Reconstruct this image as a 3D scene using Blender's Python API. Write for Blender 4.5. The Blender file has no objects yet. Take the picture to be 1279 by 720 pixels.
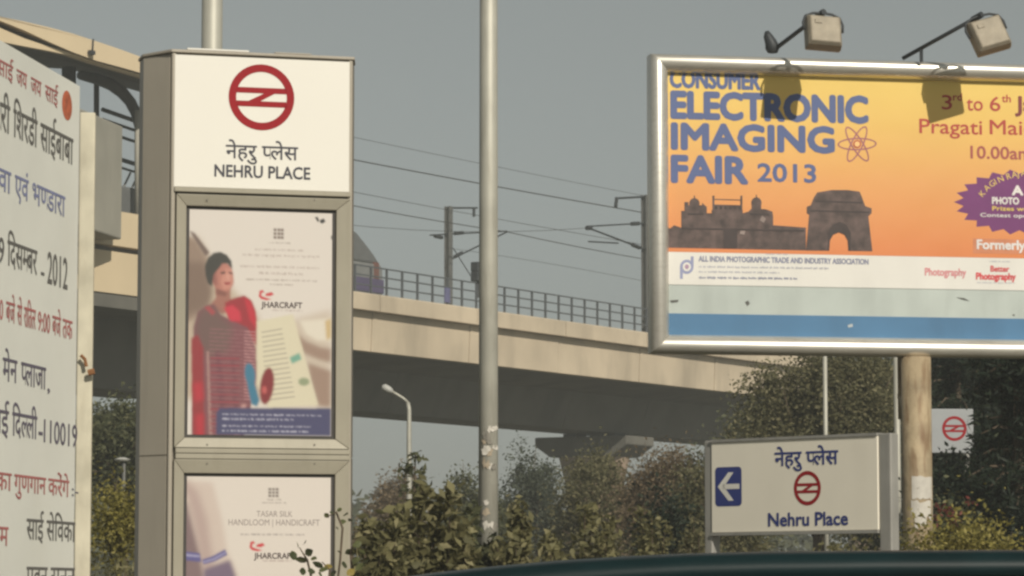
import bpy, bmesh, math, random
import numpy as np
from mathutils import Vector, Matrix

# ------------------------------------------------------------------ camera, sky, sun, exposure
SC = bpy.context.scene
COL = SC.collection
W_PX, H_PX, F_PX, HORIZON = 1279.0, 720.0, 4000.0, 740.0
EYE = Vector((0, 0, 1.25))
PITCH = math.atan((HORIZON - H_PX / 2) / F_PX)
cam = bpy.data.cameras.new('camera')
cam.sensor_width = 36.0
cam.lens = 36.0 * F_PX / W_PX
cam.clip_start, cam.clip_end = 0.1, 3000
cam_o = bpy.data.objects.new('camera', cam)
cam_o.location = EYE
cam_o.rotation_euler = (math.pi / 2 + PITCH, 0, 0)
COL.objects.link(cam_o)
SC.camera = cam_o

SUN_AZ, SUN_EL = 25.0, 32.0          # degrees to the right of straight behind the camera, and up
to_sun = Vector((math.sin(math.radians(SUN_AZ)) * math.cos(math.radians(SUN_EL)),
                 -math.cos(math.radians(SUN_AZ)) * math.cos(math.radians(SUN_EL)),
                 math.sin(math.radians(SUN_EL))))
world = bpy.data.worlds.new('World')
SC.world = world
world.use_nodes = True
wn = world.node_tree.nodes
wl = world.node_tree.links
sky = wn.new('ShaderNodeTexSky')
sky.sky_type = 'NISHITA'
sky.sun_disc = False
sky.sun_elevation = math.radians(SUN_EL)
sky.sun_rotation = math.radians(180 - SUN_AZ)
sky.air_density, sky.dust_density, sky.ozone_density = 1.0, 1.0, 1.0
hs = wn.new('ShaderNodeHueSaturation')
hs.inputs['Saturation'].default_value = 0.15
tint = wn.new('ShaderNodeMix'); tint.data_type = 'RGBA'; tint.blend_type = 'MULTIPLY'
tint.inputs[0].default_value = 1.0
tint.inputs[7].default_value = (0.95, 1.0, 0.95, 1)
wl.new(sky.outputs[0], hs.inputs['Color'])
wl.new(hs.outputs[0], tint.inputs[6])
wl.new(tint.outputs[2], wn['Background'].inputs[0])
wn['Background'].inputs[1].default_value = 0.0455

sun = bpy.data.lights.new('sun', 'SUN')
sun.energy = 3.25
sun.angle = math.radians(0.6)
sun.color = (1.0, 0.925, 0.80)
sun_o = bpy.data.objects.new('sun', sun)
sun_o.rotation_euler = to_sun.to_track_quat('Z', 'Y').to_euler()
sun_o.location = to_sun * 100
COL.objects.link(sun_o)

SC.view_settings.view_transform = 'Standard'
SC.view_settings.look = 'None'
SC.view_settings.exposure = 0.14
SC.view_settings.gamma = 1.0
SC.render.engine = 'CYCLES'
SC.cycles.filter_width = 2.6        # soft lens
SC.cycles.volume_bounces = 1
SC.cycles.max_bounces = 6

# ------------------------------------------------------------------ helpers
CR = Vector((1, 0, 0))
CF = Vector((0, math.cos(PITCH), math.sin(PITCH)))
CU = Vector((0, -math.sin(PITCH), math.cos(PITCH)))
Z = Vector((0, 0, 1))


def ray(px, py):
    return CF * F_PX + CR * (px - W_PX / 2) + CU * (H_PX / 2 - py)


def at(px, py, depth):
    """point seen at a pixel, at a distance forward"""
    d = ray(px, py)
    return EYE + d * (depth / d.y)


def ground_at(px, depth, z=0.0):
    p = at(px, HORIZON, depth)
    return Vector((p.x, p.y, z))


class Plane:
    """an upright plane: origin o, right r, normal n towards the viewer"""
    def __init__(self, px, depth, ang):
        a = math.radians(ang)
        self.r = Vector((math.cos(a), math.sin(a), 0))
        self.n = Vector((math.sin(a), -math.cos(a), 0))
        self.o = ground_at(px, depth)

    def uv(self, px, py, off=0.0):
        d = ray(px, py)
        q = self.o + self.n * off
        t = (q - EYE).dot(self.n) / d.dot(self.n)
        p = EYE + d * t
        return (p - self.o).dot(self.r), p.z

    def pt(self, u, v, off=0.0):
        return self.o + self.r * u + Z * v + self.n * off


def lin(c):
    return tuple(((x / 255) / 12.92 if x / 255 <= 0.04045 else ((x / 255 + 0.055) / 1.055) ** 2.4) for x in c)


MATS = {}


def mat(name, rgb, rough=0.7, metal=0.0, var=0.12, scale=4.0, bump=0.0, spec=0.4, streak=0.0, streak_col=None, stretch=(1, 1, 0.25), world_co=False):
    """procedural: base colour with two noise layers, optional vertical streaks, bump"""
    if name in MATS:
        return MATS[name]
    m = bpy.data.materials.new(name)
    m.use_nodes = True
    n, l = m.node_tree.nodes, m.node_tree.links
    b = n['Principled BSDF']
    b.inputs['Roughness'].default_value = rough
    b.inputs['Metallic'].default_value = metal
    b.inputs['Specular IOR Level'].default_value = spec
    tc = n.new('ShaderNodeTexCoord')
    co = n.new('ShaderNodeNewGeometry').outputs['Position'] if world_co else tc.outputs['Object']
    nz = n.new('ShaderNodeTexNoise')
    nz.inputs['Scale'].default_value = scale
    nz.inputs['Detail'].default_value = 6
    l.new(co, nz.inputs['Vector'])
    rp = n.new('ShaderNodeValToRGB')
    rp.color_ramp.elements[0].position = 0.3
    rp.color_ramp.elements[1].position = 0.7
    rp.color_ramp.elements[0].color = tuple(c * (1 - var) for c in rgb) + (1,)
    rp.color_ramp.elements[1].color = tuple(min(1, c * (1 + var)) for c in rgb) + (1,)
    l.new(nz.outputs['Fac'], rp.inputs[0])
    out = rp.outputs[0]
    if streak > 0:
        mp = n.new('ShaderNodeMapping')
        mp.inputs['Scale'].default_value = stretch
        n2 = n.new('ShaderNodeTexNoise')
        n2.inputs['Scale'].default_value = scale * 1.7
        n2.inputs['Detail'].default_value = 5
        l.new(co, mp.inputs[0])
        l.new(mp.outputs[0], n2.inputs['Vector'])
        r2 = n.new('ShaderNodeValToRGB')
        r2.color_ramp.elements[0].position = 0.5
        r2.color_ramp.elements[1].position = 0.72
        r2.color_ramp.elements[0].color = (0, 0, 0, 1)
        r2.color_ramp.elements[1].color = (streak, streak, streak, 1)
        l.new(n2.outputs['Fac'], r2.inputs[0])
        mx = n.new('ShaderNodeMix'); mx.data_type = 'RGBA'
        l.new(r2.outputs[0], mx.inputs[0])
        l.new(out, mx.inputs[6])
        mx.inputs[7].default_value = tuple(streak_col or [c * 0.4 for c in rgb]) + (1,)
        out = mx.outputs[2]
    l.new(out, b.inputs['Base Color'])
    if bump > 0:
        bp = n.new('ShaderNodeBump')
        bp.inputs['Strength'].default_value = bump
        bp.inputs['Distance'].default_value = 0.02
        n3 = n.new('ShaderNodeTexNoise')
        n3.inputs['Scale'].default_value = scale * 6
        n3.inputs['Detail'].default_value = 4
        l.new(co, n3.inputs['Vector'])
        l.new(n3.outputs['Fac'], bp.inputs['Height'])
        l.new(bp.outputs[0], b.inputs['Normal'])
    MATS[name] = m
    return m


def leaf_mat(name, c1, c2, c3=None, trans=0.3):
    m = bpy.data.materials.new(name)
    m.use_nodes = True
    n, l = m.node_tree.nodes, m.node_tree.links
    b = n['Principled BSDF']
    b.inputs['Roughness'].default_value = 0.6
    b.inputs['Specular IOR Level'].default_value = 0.25
    g = n.new('ShaderNodeNewGeometry')
    rp = n.new('ShaderNodeValToRGB')
    rp.color_ramp.elements[0].color = c1 + (1,)
    rp.color_ramp.elements[1].color = c2 + (1,)
    if c3:
        e = rp.color_ramp.elements.new(0.86)
        e.color = c2 + (1,)
        rp.color_ramp.elements[2].color = c3 + (1,)
    l.new(g.outputs['Random Per Island'], rp.inputs[0])
    l.new(rp.outputs[0], b.inputs['Base Color'])
    t = n.new('ShaderNodeBsdfTranslucent')
    l.new(rp.outputs[0], t.inputs[0])
    mx = n.new('ShaderNodeMixShader')
    mx.inputs[0].default_value = trans
    l.new(b.outputs[0], mx.inputs[1])
    l.new(t.outputs[0], mx.inputs[2])
    l.new(mx.outputs[0], n['Material Output'].inputs['Surface'])
    return m


def root_of(o):
    while o.parent:
        o = o.parent
    return o


class MB:
    """collects shapes in world coordinates; build() links them as one mesh object"""
    def __init__(self):
        self.v, self.f = [], []

    def poly(self, pts):
        k = len(self.v)
        self.v += [Vector(p) for p in pts]
        self.f.append(list(range(k, k + len(pts))))
        return self

    def box(self, c, ax, ay, az):
        """centre and three half-axis vectors"""
        k = len(self.v)
        c = Vector(c)
        for sx in (-1, 1):
            for sy in (-1, 1):
                for sz in (-1, 1):
                    self.v.append(c + ax * sx + ay * sy + az * sz)
        for q in ((0, 1, 3, 2), (4, 6, 7, 5), (0, 4, 5, 1), (2, 3, 7, 6), (0, 2, 6, 4), (1, 5, 7, 3)):
            self.f.append([k + i for i in q])
        return self

    def pbox(self, pl, u0, u1, v0, v1, o0, o1):
        """box in a plane's frame"""
        return self.box(pl.pt((u0 + u1) / 2, (v0 + v1) / 2, (o0 + o1) / 2), pl.r * ((u1 - u0) / 2), pl.n * ((o1 - o0) / 2), Z * ((v1 - v0) / 2))

    def prism(self, pts, ext):
        """flat polygon (world points) pushed along ext"""
        k, n = len(self.v), len(pts)
        ext = Vector(ext)
        self.v += [Vector(p) for p in pts] + [Vector(p) + ext for p in pts]
        self.f.append(list(range(k, k + n)))
        self.f.append(list(range(k + 2 * n - 1, k + n - 1, -1)))
        for i in range(n):
            j = (i + 1) % n
            self.f.append([k + i, k + n + i, k + n + j, k + j])
        return self

    def tube(self, path, rad, seg=8, cap=True):
        path = [Vector(p) for p in path]
        rads = rad if isinstance(rad, (list, tuple)) else [rad] * len(path)
        k = len(self.v)
        ref = None
        for i, p in enumerate(path):
            t = (path[min(i + 1, len(path) - 1)] - path[max(i - 1, 0)]).normalized()
            if ref is None:
                ref = t.orthogonal().normalized()
            a = (ref - t * ref.dot(t)).normalized()
            ref = a
            b = t.cross(a)
            for s in range(seg):
                w = 2 * math.pi * s / seg
                self.v.append(p + (a * math.cos(w) + b * math.sin(w)) * rads[i])
        for i in range(len(path) - 1):
            for s in range(seg):
                s2 = (s + 1) % seg
                self.f.append([k + i * seg + s, k + i * seg + s2, k + (i + 1) * seg + s2, k + (i + 1) * seg + s])
        if cap:
            self.f.append([k + s for s in range(seg - 1, -1, -1)])
            e = k + (len(path) - 1) * seg
            self.f.append([e + s for s in range(seg)])
        return self

    def build(self, name, m, parent=None, loc=None, smooth=False, bevel=0.0, mesh_only=False, recalc=True):
        off = Vector(loc) if loc is not None else (root_of(parent).location.copy() if parent else Vector((0, 0, 0)))
        me = bpy.data.meshes.new(name)
        me.from_pydata([tuple(v - off) for v in self.v], [], self.f)
        if recalc:
            bm = bmesh.new(); bm.from_mesh(me)
            bmesh.ops.recalc_face_normals(bm, faces=bm.faces)
            bm.to_mesh(me); bm.free()
        if smooth:
            for p in me.polygons:
                p.use_smooth = True
        me.materials.append(m)
        if mesh_only:
            return me
        o = bpy.data.objects.new(name, me)
        COL.objects.link(o)
        if parent:
            o.parent = parent
        elif loc is not None:
            o.location = off
        if bevel > 0:
            bv = o.modifiers.new('bevel', 'BEVEL')
            bv.width = bevel
            bv.segments = 2
            bv.limit_method = 'ANGLE'
        return o


def tag(o, label=None, cat=None, group=None, kind=None):
    if label: o['label'] = label
    if cat: o['category'] = cat
    if group: o['group'] = group
    if kind: o['kind'] = kind
    return o


def empty(name, loc, label, cat, group=None):
    o = bpy.data.objects.new(name, None)
    o.location = loc
    o.empty_display_size = 0.2
    COL.objects.link(o)
    return tag(o, label, cat, group)


def piece(name, me, parent, wloc, rz=0.0, scale=None, rot=None):
    """a repeated piece: shares the mesh"""
    o = bpy.data.objects.new(name, me)
    COL.objects.link(o)
    o.parent = parent
    o.location = Vector(wloc) - (root_of(parent).location if parent else Vector((0, 0, 0)))
    o.rotation_euler = rot if rot is not None else (0, 0, rz)
    if scale: o.scale = scale
    return o


# ---- lettering -----------------------------------------------------------------------------
_tmp = {}


def glyphs(s):
    """vertices (n,2) and faces of a string in the built-in font"""
    if s in _tmp:
        return _tmp[s]
    c = bpy.data.curves.new('lettering', 'FONT')
    c.body = s
    c.resolution_u = 3
    o = bpy.data.objects.new('lettering', c)
    me = o.to_mesh()
    v = np.array([x.co[:2] for x in me.vertices]) if len(me.vertices) else np.zeros((0, 2))
    f = [list(p.vertices) for p in me.polygons]
    o.to_mesh_clear()
    bpy.data.objects.remove(o)
    bpy.data.curves.remove(c)
    _tmp[s] = (v, f)
    return _tmp[s]


def advance(s):
    return glyphs(s + '।')[0][:, 0].max() - glyphs('।')[0][:, 0].max()


def half_form(ch):
    """a consonant without its upright: cut the mesh left of the stem"""
    v, f = glyphs(ch)
    top = v[:, 1].max()
    stem_r = v[v[:, 1] < top * 0.45][:, 0].max()
    cut = stem_r - 0.075
    bm = bmesh.new()
    vs = [bm.verts.new((x, y, 0)) for x, y in v]
    for q in f:
        try: bm.faces.new([vs[i] for i in q])
        except ValueError: pass
    bmesh.ops.bisect_plane(bm, geom=bm.verts[:] + bm.edges[:] + bm.faces[:], plane_co=(cut, 0, 0), plane_no=(1, 0, 0), clear_outer=True)
    bm.verts.index_update()
    v2 = np.array([x.co[:2] for x in bm.verts])
    f2 = [[x.index for x in q.verts] for q in bm.faces]
    bm.free()
    return (v2, f2), cut


def layout(s):
    """a string where ^ marks a half consonant"""
    V, Fc, x, i, k = [], [], 0.0, 0, 0
    seg = ''
    parts = []
    while i < len(s):
        if s[i] == '^':
            if seg: parts.append((seg, False)); seg = ''
            parts.append((s[i + 1], True)); i += 2
        else:
            seg += s[i]; i += 1
    if seg: parts.append((seg, False))
    for t, h in parts:
        if h:
            (v, f), adv = half_form(t)
        else:
            (v, f), adv = glyphs(t), advance(t)
        V.append(v + np.array([x, 0]))
        Fc += [[a + k for a in q] for q in f]
        k += len(v)
        x += adv
    return np.vstack(V), Fc


CAP = None
DEV = None


def word(s, pl, L, R, yt, yb, m, parent, off, bold=0.0, pxref=None, ref=None, name='lettering'):
    """lettering set on a plane: L,R = pixel columns of its ends, yt,yb = pixel rows of the top of the
    capitals (or the headline) and of the foot, read at column pxref"""
    v, f = layout(s)
    dev = any('\u0900' <= c <= '\u097f' for c in s)
    rv = glyphs('न' if dev else 'H')[0]
    r0, r1 = rv[:, 1].min(), rv[:, 1].max()
    ym = (yt + yb) / 2
    pr = pxref if pxref is not None else (L + R) / 2
    u0, u1 = pl.uv(L, ym)[0], pl.uv(R, ym)[0]
    v1, v0 = pl.uv(pr, yt)[1], pl.uv(pr, yb)[1]
    x0, x1 = v[:, 0].min(), v[:, 0].max()
    mb = MB()
    hgt = v1 - v0
    shifts = [(0, 0)]
    if bold > 0:
        b = bold * hgt
        shifts = [(0, 0), (-b, 0), (b, 0), (0, b), (0, -b), (b * .7, b * .7), (-b * .7, b * .7), (b * .7, -b * .7), (-b * .7, -b * .7)]
    for i, (dx, dy) in enumerate(shifts):
        k = len(mb.v)
        for x, y in v:
            mb.v.append(pl.pt(u0 + (x - x0) / (x1 - x0) * (u1 - u0) + dx, v0 + (y - r0) / (r1 - r0) * hgt + dy, off + i * 0.0002))
        mb.f += [[a + k for a in q] for q in f]
    return mb.build(name, m, parent, recalc=False)


def flat(pl, polys, m, parent, off, name='print'):
    """flat printed shapes, traced in pixels onto a plane"""
    mb = MB()
    for j, p in enumerate(polys):
        mb.poly([pl.pt(*pl.uv(x, y), off + 0.00003 * j) for x, y in p])
    return mb.build(name, m, parent, recalc=False)


def ell(cx, cy, rx, ry, n=22, a0=0.0, rot=0.0):
    out = []
    for i in range(n):
        a = a0 + 2 * math.pi * i / n
        x, y = rx * math.cos(a), ry * math.sin(a)
        out.append((cx + x * math.cos(rot) - y * math.sin(rot), cy + x * math.sin(rot) + y * math.cos(rot)))
    return out


def roundel(pl, cx, cy, R, m, parent, off, dep=0.0):
    """red ring with two bars and a slanted link: R in metres, centre by pixel"""
    cu, cv = pl.uv(cx, cy)
    mb = MB()
    P = lambda x, y: pl.pt(cu + x * R, cv + y * R, off)
    n = 40
    for i in range(n):
        a, b = 2 * math.pi * i / n, 2 * math.pi * (i + 1) / n
        mb.poly([P(math.cos(a), math.sin(a)), P(math.cos(b), math.sin(b)), P(.77 * math.cos(b), .77 * math.sin(b)), P(.77 * math.cos(a), .77 * math.sin(a))])
    for y0, y1 in ((.12, .29), (-.29, -.12)):
        mb.poly([P(-.77, y0), P(.77, y0), P(.75, y1), P(-.75, y1)])
    mb.poly([P(.08, .121), P(.40, .121), P(-.04, -.121), P(-.40, -.121)])
    return mb.build('roundel', m, parent, recalc=False)


# ---- foliage -------------------------------------------------------------------------------
def leaf_mesh(name, centres, size, rng, m, parent, aspect=0.5, up=0.0, loc=None):
    """many small folded leaves, each its own island"""
    n = len(centres)
    d = rng.normal(size=(n, 3)); d[:, 2] = d[:, 2] * 0.7 + up
    d /= np.linalg.norm(d, axis=1)[:, None]
    s = rng.normal(size=(n, 3))
    s -= d * (s * d).sum(1)[:, None]
    s /= np.linalg.norm(s, axis=1)[:, None]
    nn = np.cross(d, s)
    L = size * rng.uniform(.6, 1.4, n)[:, None]
    w = L * aspect
    c = centres
    v = np.stack([c - d * L * .5, c + s * w * .5 + nn * w * .15, c + d * L * .5, c - s * w * .5 + nn * w * .15], axis=1).reshape(-1, 3)
    off = np.array(root_of(parent).location if parent else (loc or (0, 0, 0)))
    v = v - off
    idx = np.arange(n)[:, None] * 4
    tri = np.concatenate([idx + np.array([0, 1, 2]), idx + np.array([0, 2, 3])], axis=1).reshape(-1)
    me = bpy.data.meshes.new(name)
    me.vertices.add(len(v)); me.vertices.foreach_set('co', v.astype(np.float32).ravel())
    me.loops.add(len(tri)); me.loops.foreach_set('vertex_index', tri.astype(np.int32))
    me.polygons.add(len(tri) // 3); me.polygons.foreach_set('loop_start', np.arange(0, len(tri), 3, dtype=np.int32))
    me.update(calc_edges=True)
    me.validate()
    me.materials.append(m)
    o = bpy.data.objects.new(name, me)
    COL.objects.link(o)
    if parent: o.parent = parent
    elif loc is not None: o.location = loc
    return o


def clumps(rng, blobs, n, spread):
    """leaf centres: clumps on the blobs' shells, leaves scattered round each clump"""
    out = []
    tot = sum(b[1][0] * b[1][1] * b[1][2] for b in blobs)
    for c, r in blobs:
        k = max(40, int(n * r[0] * r[1] * r[2] / tot))
        nc = max(7, k // 55)
        q = rng.normal(size=(nc, 3)); q /= np.linalg.norm(q, axis=1)[:, None]
        q *= rng.uniform(.45, 1.05, nc)[:, None]
        cc = np.array(c) + q * np.array(r)
        w = rng.uniform(.35, 1.6, nc)
        pick = rng.choice(nc, k, p=w / w.sum())
        out.append(cc[pick] + rng.normal(size=(k, 3)) * spread * rng.uniform(.5, 1.4, nc)[pick][:, None])
    return np.vstack(out)


BARK = None


def tree(name, label, cat, px, depth, y_top, y_low, half_w, m, n=3000, leaf=0.12, seed=1, trunk_r=0.09, spread=None, nb=8, group=None, sub=0.45, aspect=0.5, up=0.0, bare=0):
    """half_w and rows in pixels; the crown spans y_low..y_top"""
    rng = np.random.default_rng(seed)
    g = ground_at(px, depth)
    k = depth / F_PX
    zt, zl, hw = 1.25 + (HORIZON - y_top) * k, 1.25 + (HORIZON - y_low) * k, half_w * k
    zl = max(zl, 0.15)
    root = empty(name, g, label, cat, group)
    c = np.array((g.x, g.y, (zt + zl) / 2))
    R = np.array((hw, hw * .9, (zt - zl) / 2))
    blobs = [(c, R * .6)]
    for i in range(nb):
        q = rng.normal(size=3); q /= np.linalg.norm(q)
        q *= rng.uniform(.45, .68)
        blobs.append((c + q * R, R * rng.uniform(sub * .6, sub * 1.15)))
    pts = clumps(rng, blobs, n, spread or max(leaf * 1.6, .16))
    pts = pts[pts[:, 2] > 0.05]
    leaf_mesh('crown', pts, leaf, rng, m, root, aspect, up)
    mb = MB()
    fork = Vector((g.x + rng.normal() * .05, g.y, max(.3, zl * .75 + zt * .12)))
    mb.tube([g - Z * .1, g + Z * .25 * fork.z + Vector((rng.normal() * .03, 0, 0)), fork], [trunk_r * 1.35, trunk_r, trunk_r * .8], 7)
    for bc, br in blobs + [(c + rng.normal(size=3) * R * .6, R) for _ in range(bare)]:
        e = Vector(bc)
        mid = fork.lerp(e, .5) + Vector(rng.normal(size=3)) * .08 * hw
        mb.tube([fork - Z * .05, mid, e], [trunk_r * .6, trunk_r * .35, trunk_r * .1], 5)
        for _ in range(3 + bare // 4):
            e2 = e + Vector(rng.normal(size=3) * br * .7)
            mb.tube([mid.lerp(e, .5), e2], [trunk_r * .22, trunk_r * .06], 4)
    mb.build('trunk', BARK, root, smooth=True)
    return root


# ------------------------------------------------------------------ materials
BARK = mat('bark', (.10, .075, .05), .9, var=.3, scale=9, bump=.4)
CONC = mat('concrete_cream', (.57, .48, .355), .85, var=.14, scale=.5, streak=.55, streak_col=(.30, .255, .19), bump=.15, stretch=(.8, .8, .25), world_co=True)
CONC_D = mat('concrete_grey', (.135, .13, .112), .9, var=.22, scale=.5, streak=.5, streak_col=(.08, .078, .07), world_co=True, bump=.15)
PIER = mat('concrete_pier', (.36, .27, .20), .9, var=.15, scale=.6, streak=.4, bump=.2)
CREAM = mat('station_cream', (.66, .54, .36), .7, var=.05, scale=.4, streak=.12)
STN_GREY = mat('station_grey', (.36, .345, .29), .8, var=.09, scale=.7, streak=.2)
SOFFIT_SHADE = mat('soffit_shade_grey', (.085, .08, .07), .85, var=.1, scale=.6)  # shade of the underside and recesses is put into this darkened base colour
STEEL_D = mat('dark_steel', (.045, .05, .055), .55, metal=.2, var=.2, scale=5)
STEEL_R = mat('railing_steel', (.13, .14, .15), .5, metal=.4, var=.15, scale=5)
MAST = mat('galvanised_mast', (.20, .20, .19), .5, metal=.5, var=.15, scale=3)
WIRE = mat('wire', (.07, .07, .07), .6, metal=.3)
TOT_S = mat('brushed_side', (.37, .335, .275), .5, metal=.05, var=.05, scale=2, streak=.2, stretch=(6, 6, .3), streak_col=(.25, .225, .18))
TOT_F = mat('brushed_frame', (.33, .305, .24), .5, metal=.05, spec=.3, var=.06, scale=3, streak=.25, stretch=(5, 5, .5), streak_col=(.26, .24, .18))
GASKET = mat('gasket', (.05, .045, .04), .6, var=.15, scale=14)
HEAD = mat('header_white', (.76, .735, .665), .35, var=.015, scale=1.2, streak=.06, streak_col=(.66, .63, .55))
RED = mat('sign_red', (.30, .008, .014), .6, var=.05, spec=.2)
INK = mat('sign_ink', (.04, .04, .055), .5, var=.1)
NAVY = mat('sign_navy', (.025, .04, .19), .45, var=.06)
POLE = mat('pole_grey', (.44, .43, .37), .55, metal=.25, var=.09, scale=4, streak=.35, streak_col=(.27, .25, .20), stretch=(3, 3, .4))
PAPER = mat('torn_paper', (.56, .53, .47), .8, var=.1, scale=14)

# ------------------------------------------------------------------ ground, road, pavement
def sheet(name, x0, x1, y0, y1, z, m):
    o = MB().poly([(x0, y0, z), (x1, y0, z), (x1, y1, z), (x0, y1, z)]).build(name, m)
    return tag(o, kind='structure')

ASPH = mat('asphalt', (.052, .051, .05), .9, var=.25, scale=2, bump=.4)
SOIL = mat('park_soil', (.085, .075, .045), .95, var=.35, scale=.6, bump=.5)
PAVE = mat('paving', (.30, .27, .23), .85, var=.2, scale=1.5, bump=.3)
LINE = mat('road_paint', (.68, .67, .62), .7, var=.15, scale=6)
sheet('ground', -250, 250, -60, 420, 0.0, SOIL)
sheet('road', -249, 249, -9, 16.6, 0.004, ASPH)
o = MB().box((0, 20.3, .06), Vector((249, 0, 0)), Vector((0, 3.4, 0)), Vector((0, 0, .06))).build('pavement', PAVE); tag(o, kind='structure')
kerb_m = MB().box((0, 0, .065), Vector((.495, 0, 0)), Vector((0, .1, 0)), Vector((0, 0, .075))).build('kerb_stone', PAVE, mesh_only=True)
kerb = tag(bpy.data.objects.new('kerb', None), kind='structure'); kerb.location = (0, 16.75, 0); COL.objects.link(kerb)
for i in range(-10, 11):
    piece('kerb_stone', kerb_m, kerb, (i * 1.0, 16.75, 0))
dash = MB().box((0, 0, .009), Vector((1.2, 0, 0)), Vector((0, .06, 0)), Vector((0, 0, .001))).build('lane_marking', LINE, mesh_only=True)
for i in range(-3, 4):
    q = bpy.data.objects.new('lane_marking', dash); q.location = (i * 5.0, 9.5, 0); COL.objects.link(q); tag(q, kind='structure')

# ------------------------------------------------------------------ viaduct
VA = math.degrees(math.atan2(.851, .525))
V = Plane(639.5, 113.0, VA)              # near face of the parapet; off<0 goes to the far side


def u_at(px, off=0.0):
    return V.uv(px, 400, off)[0]

uL, uS, uR = u_at(-160), u_at(330), 150.0
via = empty('metro_viaduct', V.pt(0, 0, -4.5), 'long concrete metro viaduct with box girder crossing behind the centre pole', 'viaduct')
L_SEG = 6.0
n_seg = int((uR - uS) / L_SEG)
seg_len = L_SEG - 0.05


def vprof(prof, length, m, name):
    """mesh of a cross-section (off, z) extruded along the viaduct, local to u=0"""
    mb = MB()
    mb.prism([V.o + V.n * o_ + Z * z for o_, z in prof], V.r * length)
    return mb.build(name, m, loc=V.o, mesh_only=True)

cop = vprof([(.36, 10.47), (.36, 10.98), (.30, 11.03), (-.12, 11.03), (-.12, 10.47)], seg_len, CONC, 'parapet_coping')
fas = vprof([(.0, 9.16), (.06, 10.46), (-.3, 10.46), (-.3, 9.16)], seg_len, CONC, 'fascia_panel')
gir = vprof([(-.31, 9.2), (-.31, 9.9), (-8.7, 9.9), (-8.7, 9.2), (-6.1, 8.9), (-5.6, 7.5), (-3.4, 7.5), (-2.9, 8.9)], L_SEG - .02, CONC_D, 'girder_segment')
fas2 = vprof([(-8.7, 9.16), (-8.7, 11.0), (-9.0, 11.0), (-9.0, 9.16)], seg_len, CONC, 'far_parapet')
for i in range(n_seg):
    b = V.pt(uS + i * L_SEG, 0)
    piece('parapet_coping', cop, via, b)
    piece('fascia_panel', fas, via, b + V.n * (0.012 * ((i * 7) % 3 - 1)))
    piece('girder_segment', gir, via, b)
    piece('far_parapet', fas2, via, b)

# pier under the girder (pinkish, sunlit) with a hammerhead
def pier(px, label):
    u = u_at(px, -4.5)
    b = V.pt(u, 0, -4.5)
    t = empty('viaduct_pier', b, label, 'pier', 'viaduct piers')
    mb = MB()
    ring = []
    for z, a, c in ((-.2, 1.1, .95), (4.6, 1.1, .95), (5.6, 1.25, 1.0), (6.56, 1.5, 1.1)):
        ring.append([b + V.n * (a * math.cos(w)) * (1 if abs(math.cos(w)) < 9 else 1) + V.r * (c * math.sin(w)) + Z * z for w in [2 * math.pi * k / 20 for k in range(20)]])
    k0 = 0
    for r_ in ring: mb.v += r_
    for i in range(len(ring) - 1):
        for s in range(20):
            s2 = (s + 1) % 20
            mb.f.append([i * 20 + s, i * 20 + s2, (i + 1) * 20 + s2, (i + 1) * 20 + s])
    mb.build('shaft', PIER, t, smooth=True)
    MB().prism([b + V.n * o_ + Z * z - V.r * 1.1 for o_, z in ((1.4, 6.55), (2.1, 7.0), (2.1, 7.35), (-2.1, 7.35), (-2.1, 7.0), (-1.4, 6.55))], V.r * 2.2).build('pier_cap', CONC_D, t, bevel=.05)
    for s in (-1, 1):
        MB().box(b + V.n * s * .9 + Z * 7.425, V.n * .3, V.r * .4, Z * .07).build('bearing', STEEL_D, t)
pier(742, 'pinkish round pier under the viaduct between centre pole and direction sign')
pier(300, 'round viaduct pier standing behind the steel metro pylon')
pier(1085, 'round viaduct pier hidden among the trees behind the billboard pole')

# railing
rl = empty('parapet_railing', V.pt(u_at(500), 11.03, .1), 'grey metal railing with close posts along the viaduct parapet', 'railing')
post_m = MB().box(V.o + V.n * .1 + Z * .47, V.r * .035, V.n * .03, Z * .47).build('railing_post', STEEL_R, loc=V.o, mesh_only=True)
u0r, u1r = u_at(440), u_at(960)
STEP = 0.93
nr = int((u1r - u0r) / STEP)
for i in range(nr + 1):
    piece('railing_post', post_m, rl, V.pt(u0r + i * STEP, 11.03, 0))
for z in (11.33, 11.65, 11.95):
    MB().box(V.pt((u0r + u1r) / 2, z, .1), V.r * ((u1r - u0r) / 2 + .05), V.n * .022, Z * .022).build('top_rail' if z > 11.9 else 'middle_rail', STEEL_R, rl)

# overhead line masts
def vpt(px, py, off):
    u, v = V.uv(px, py, off)
    return V.pt(u, v, off)

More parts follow.
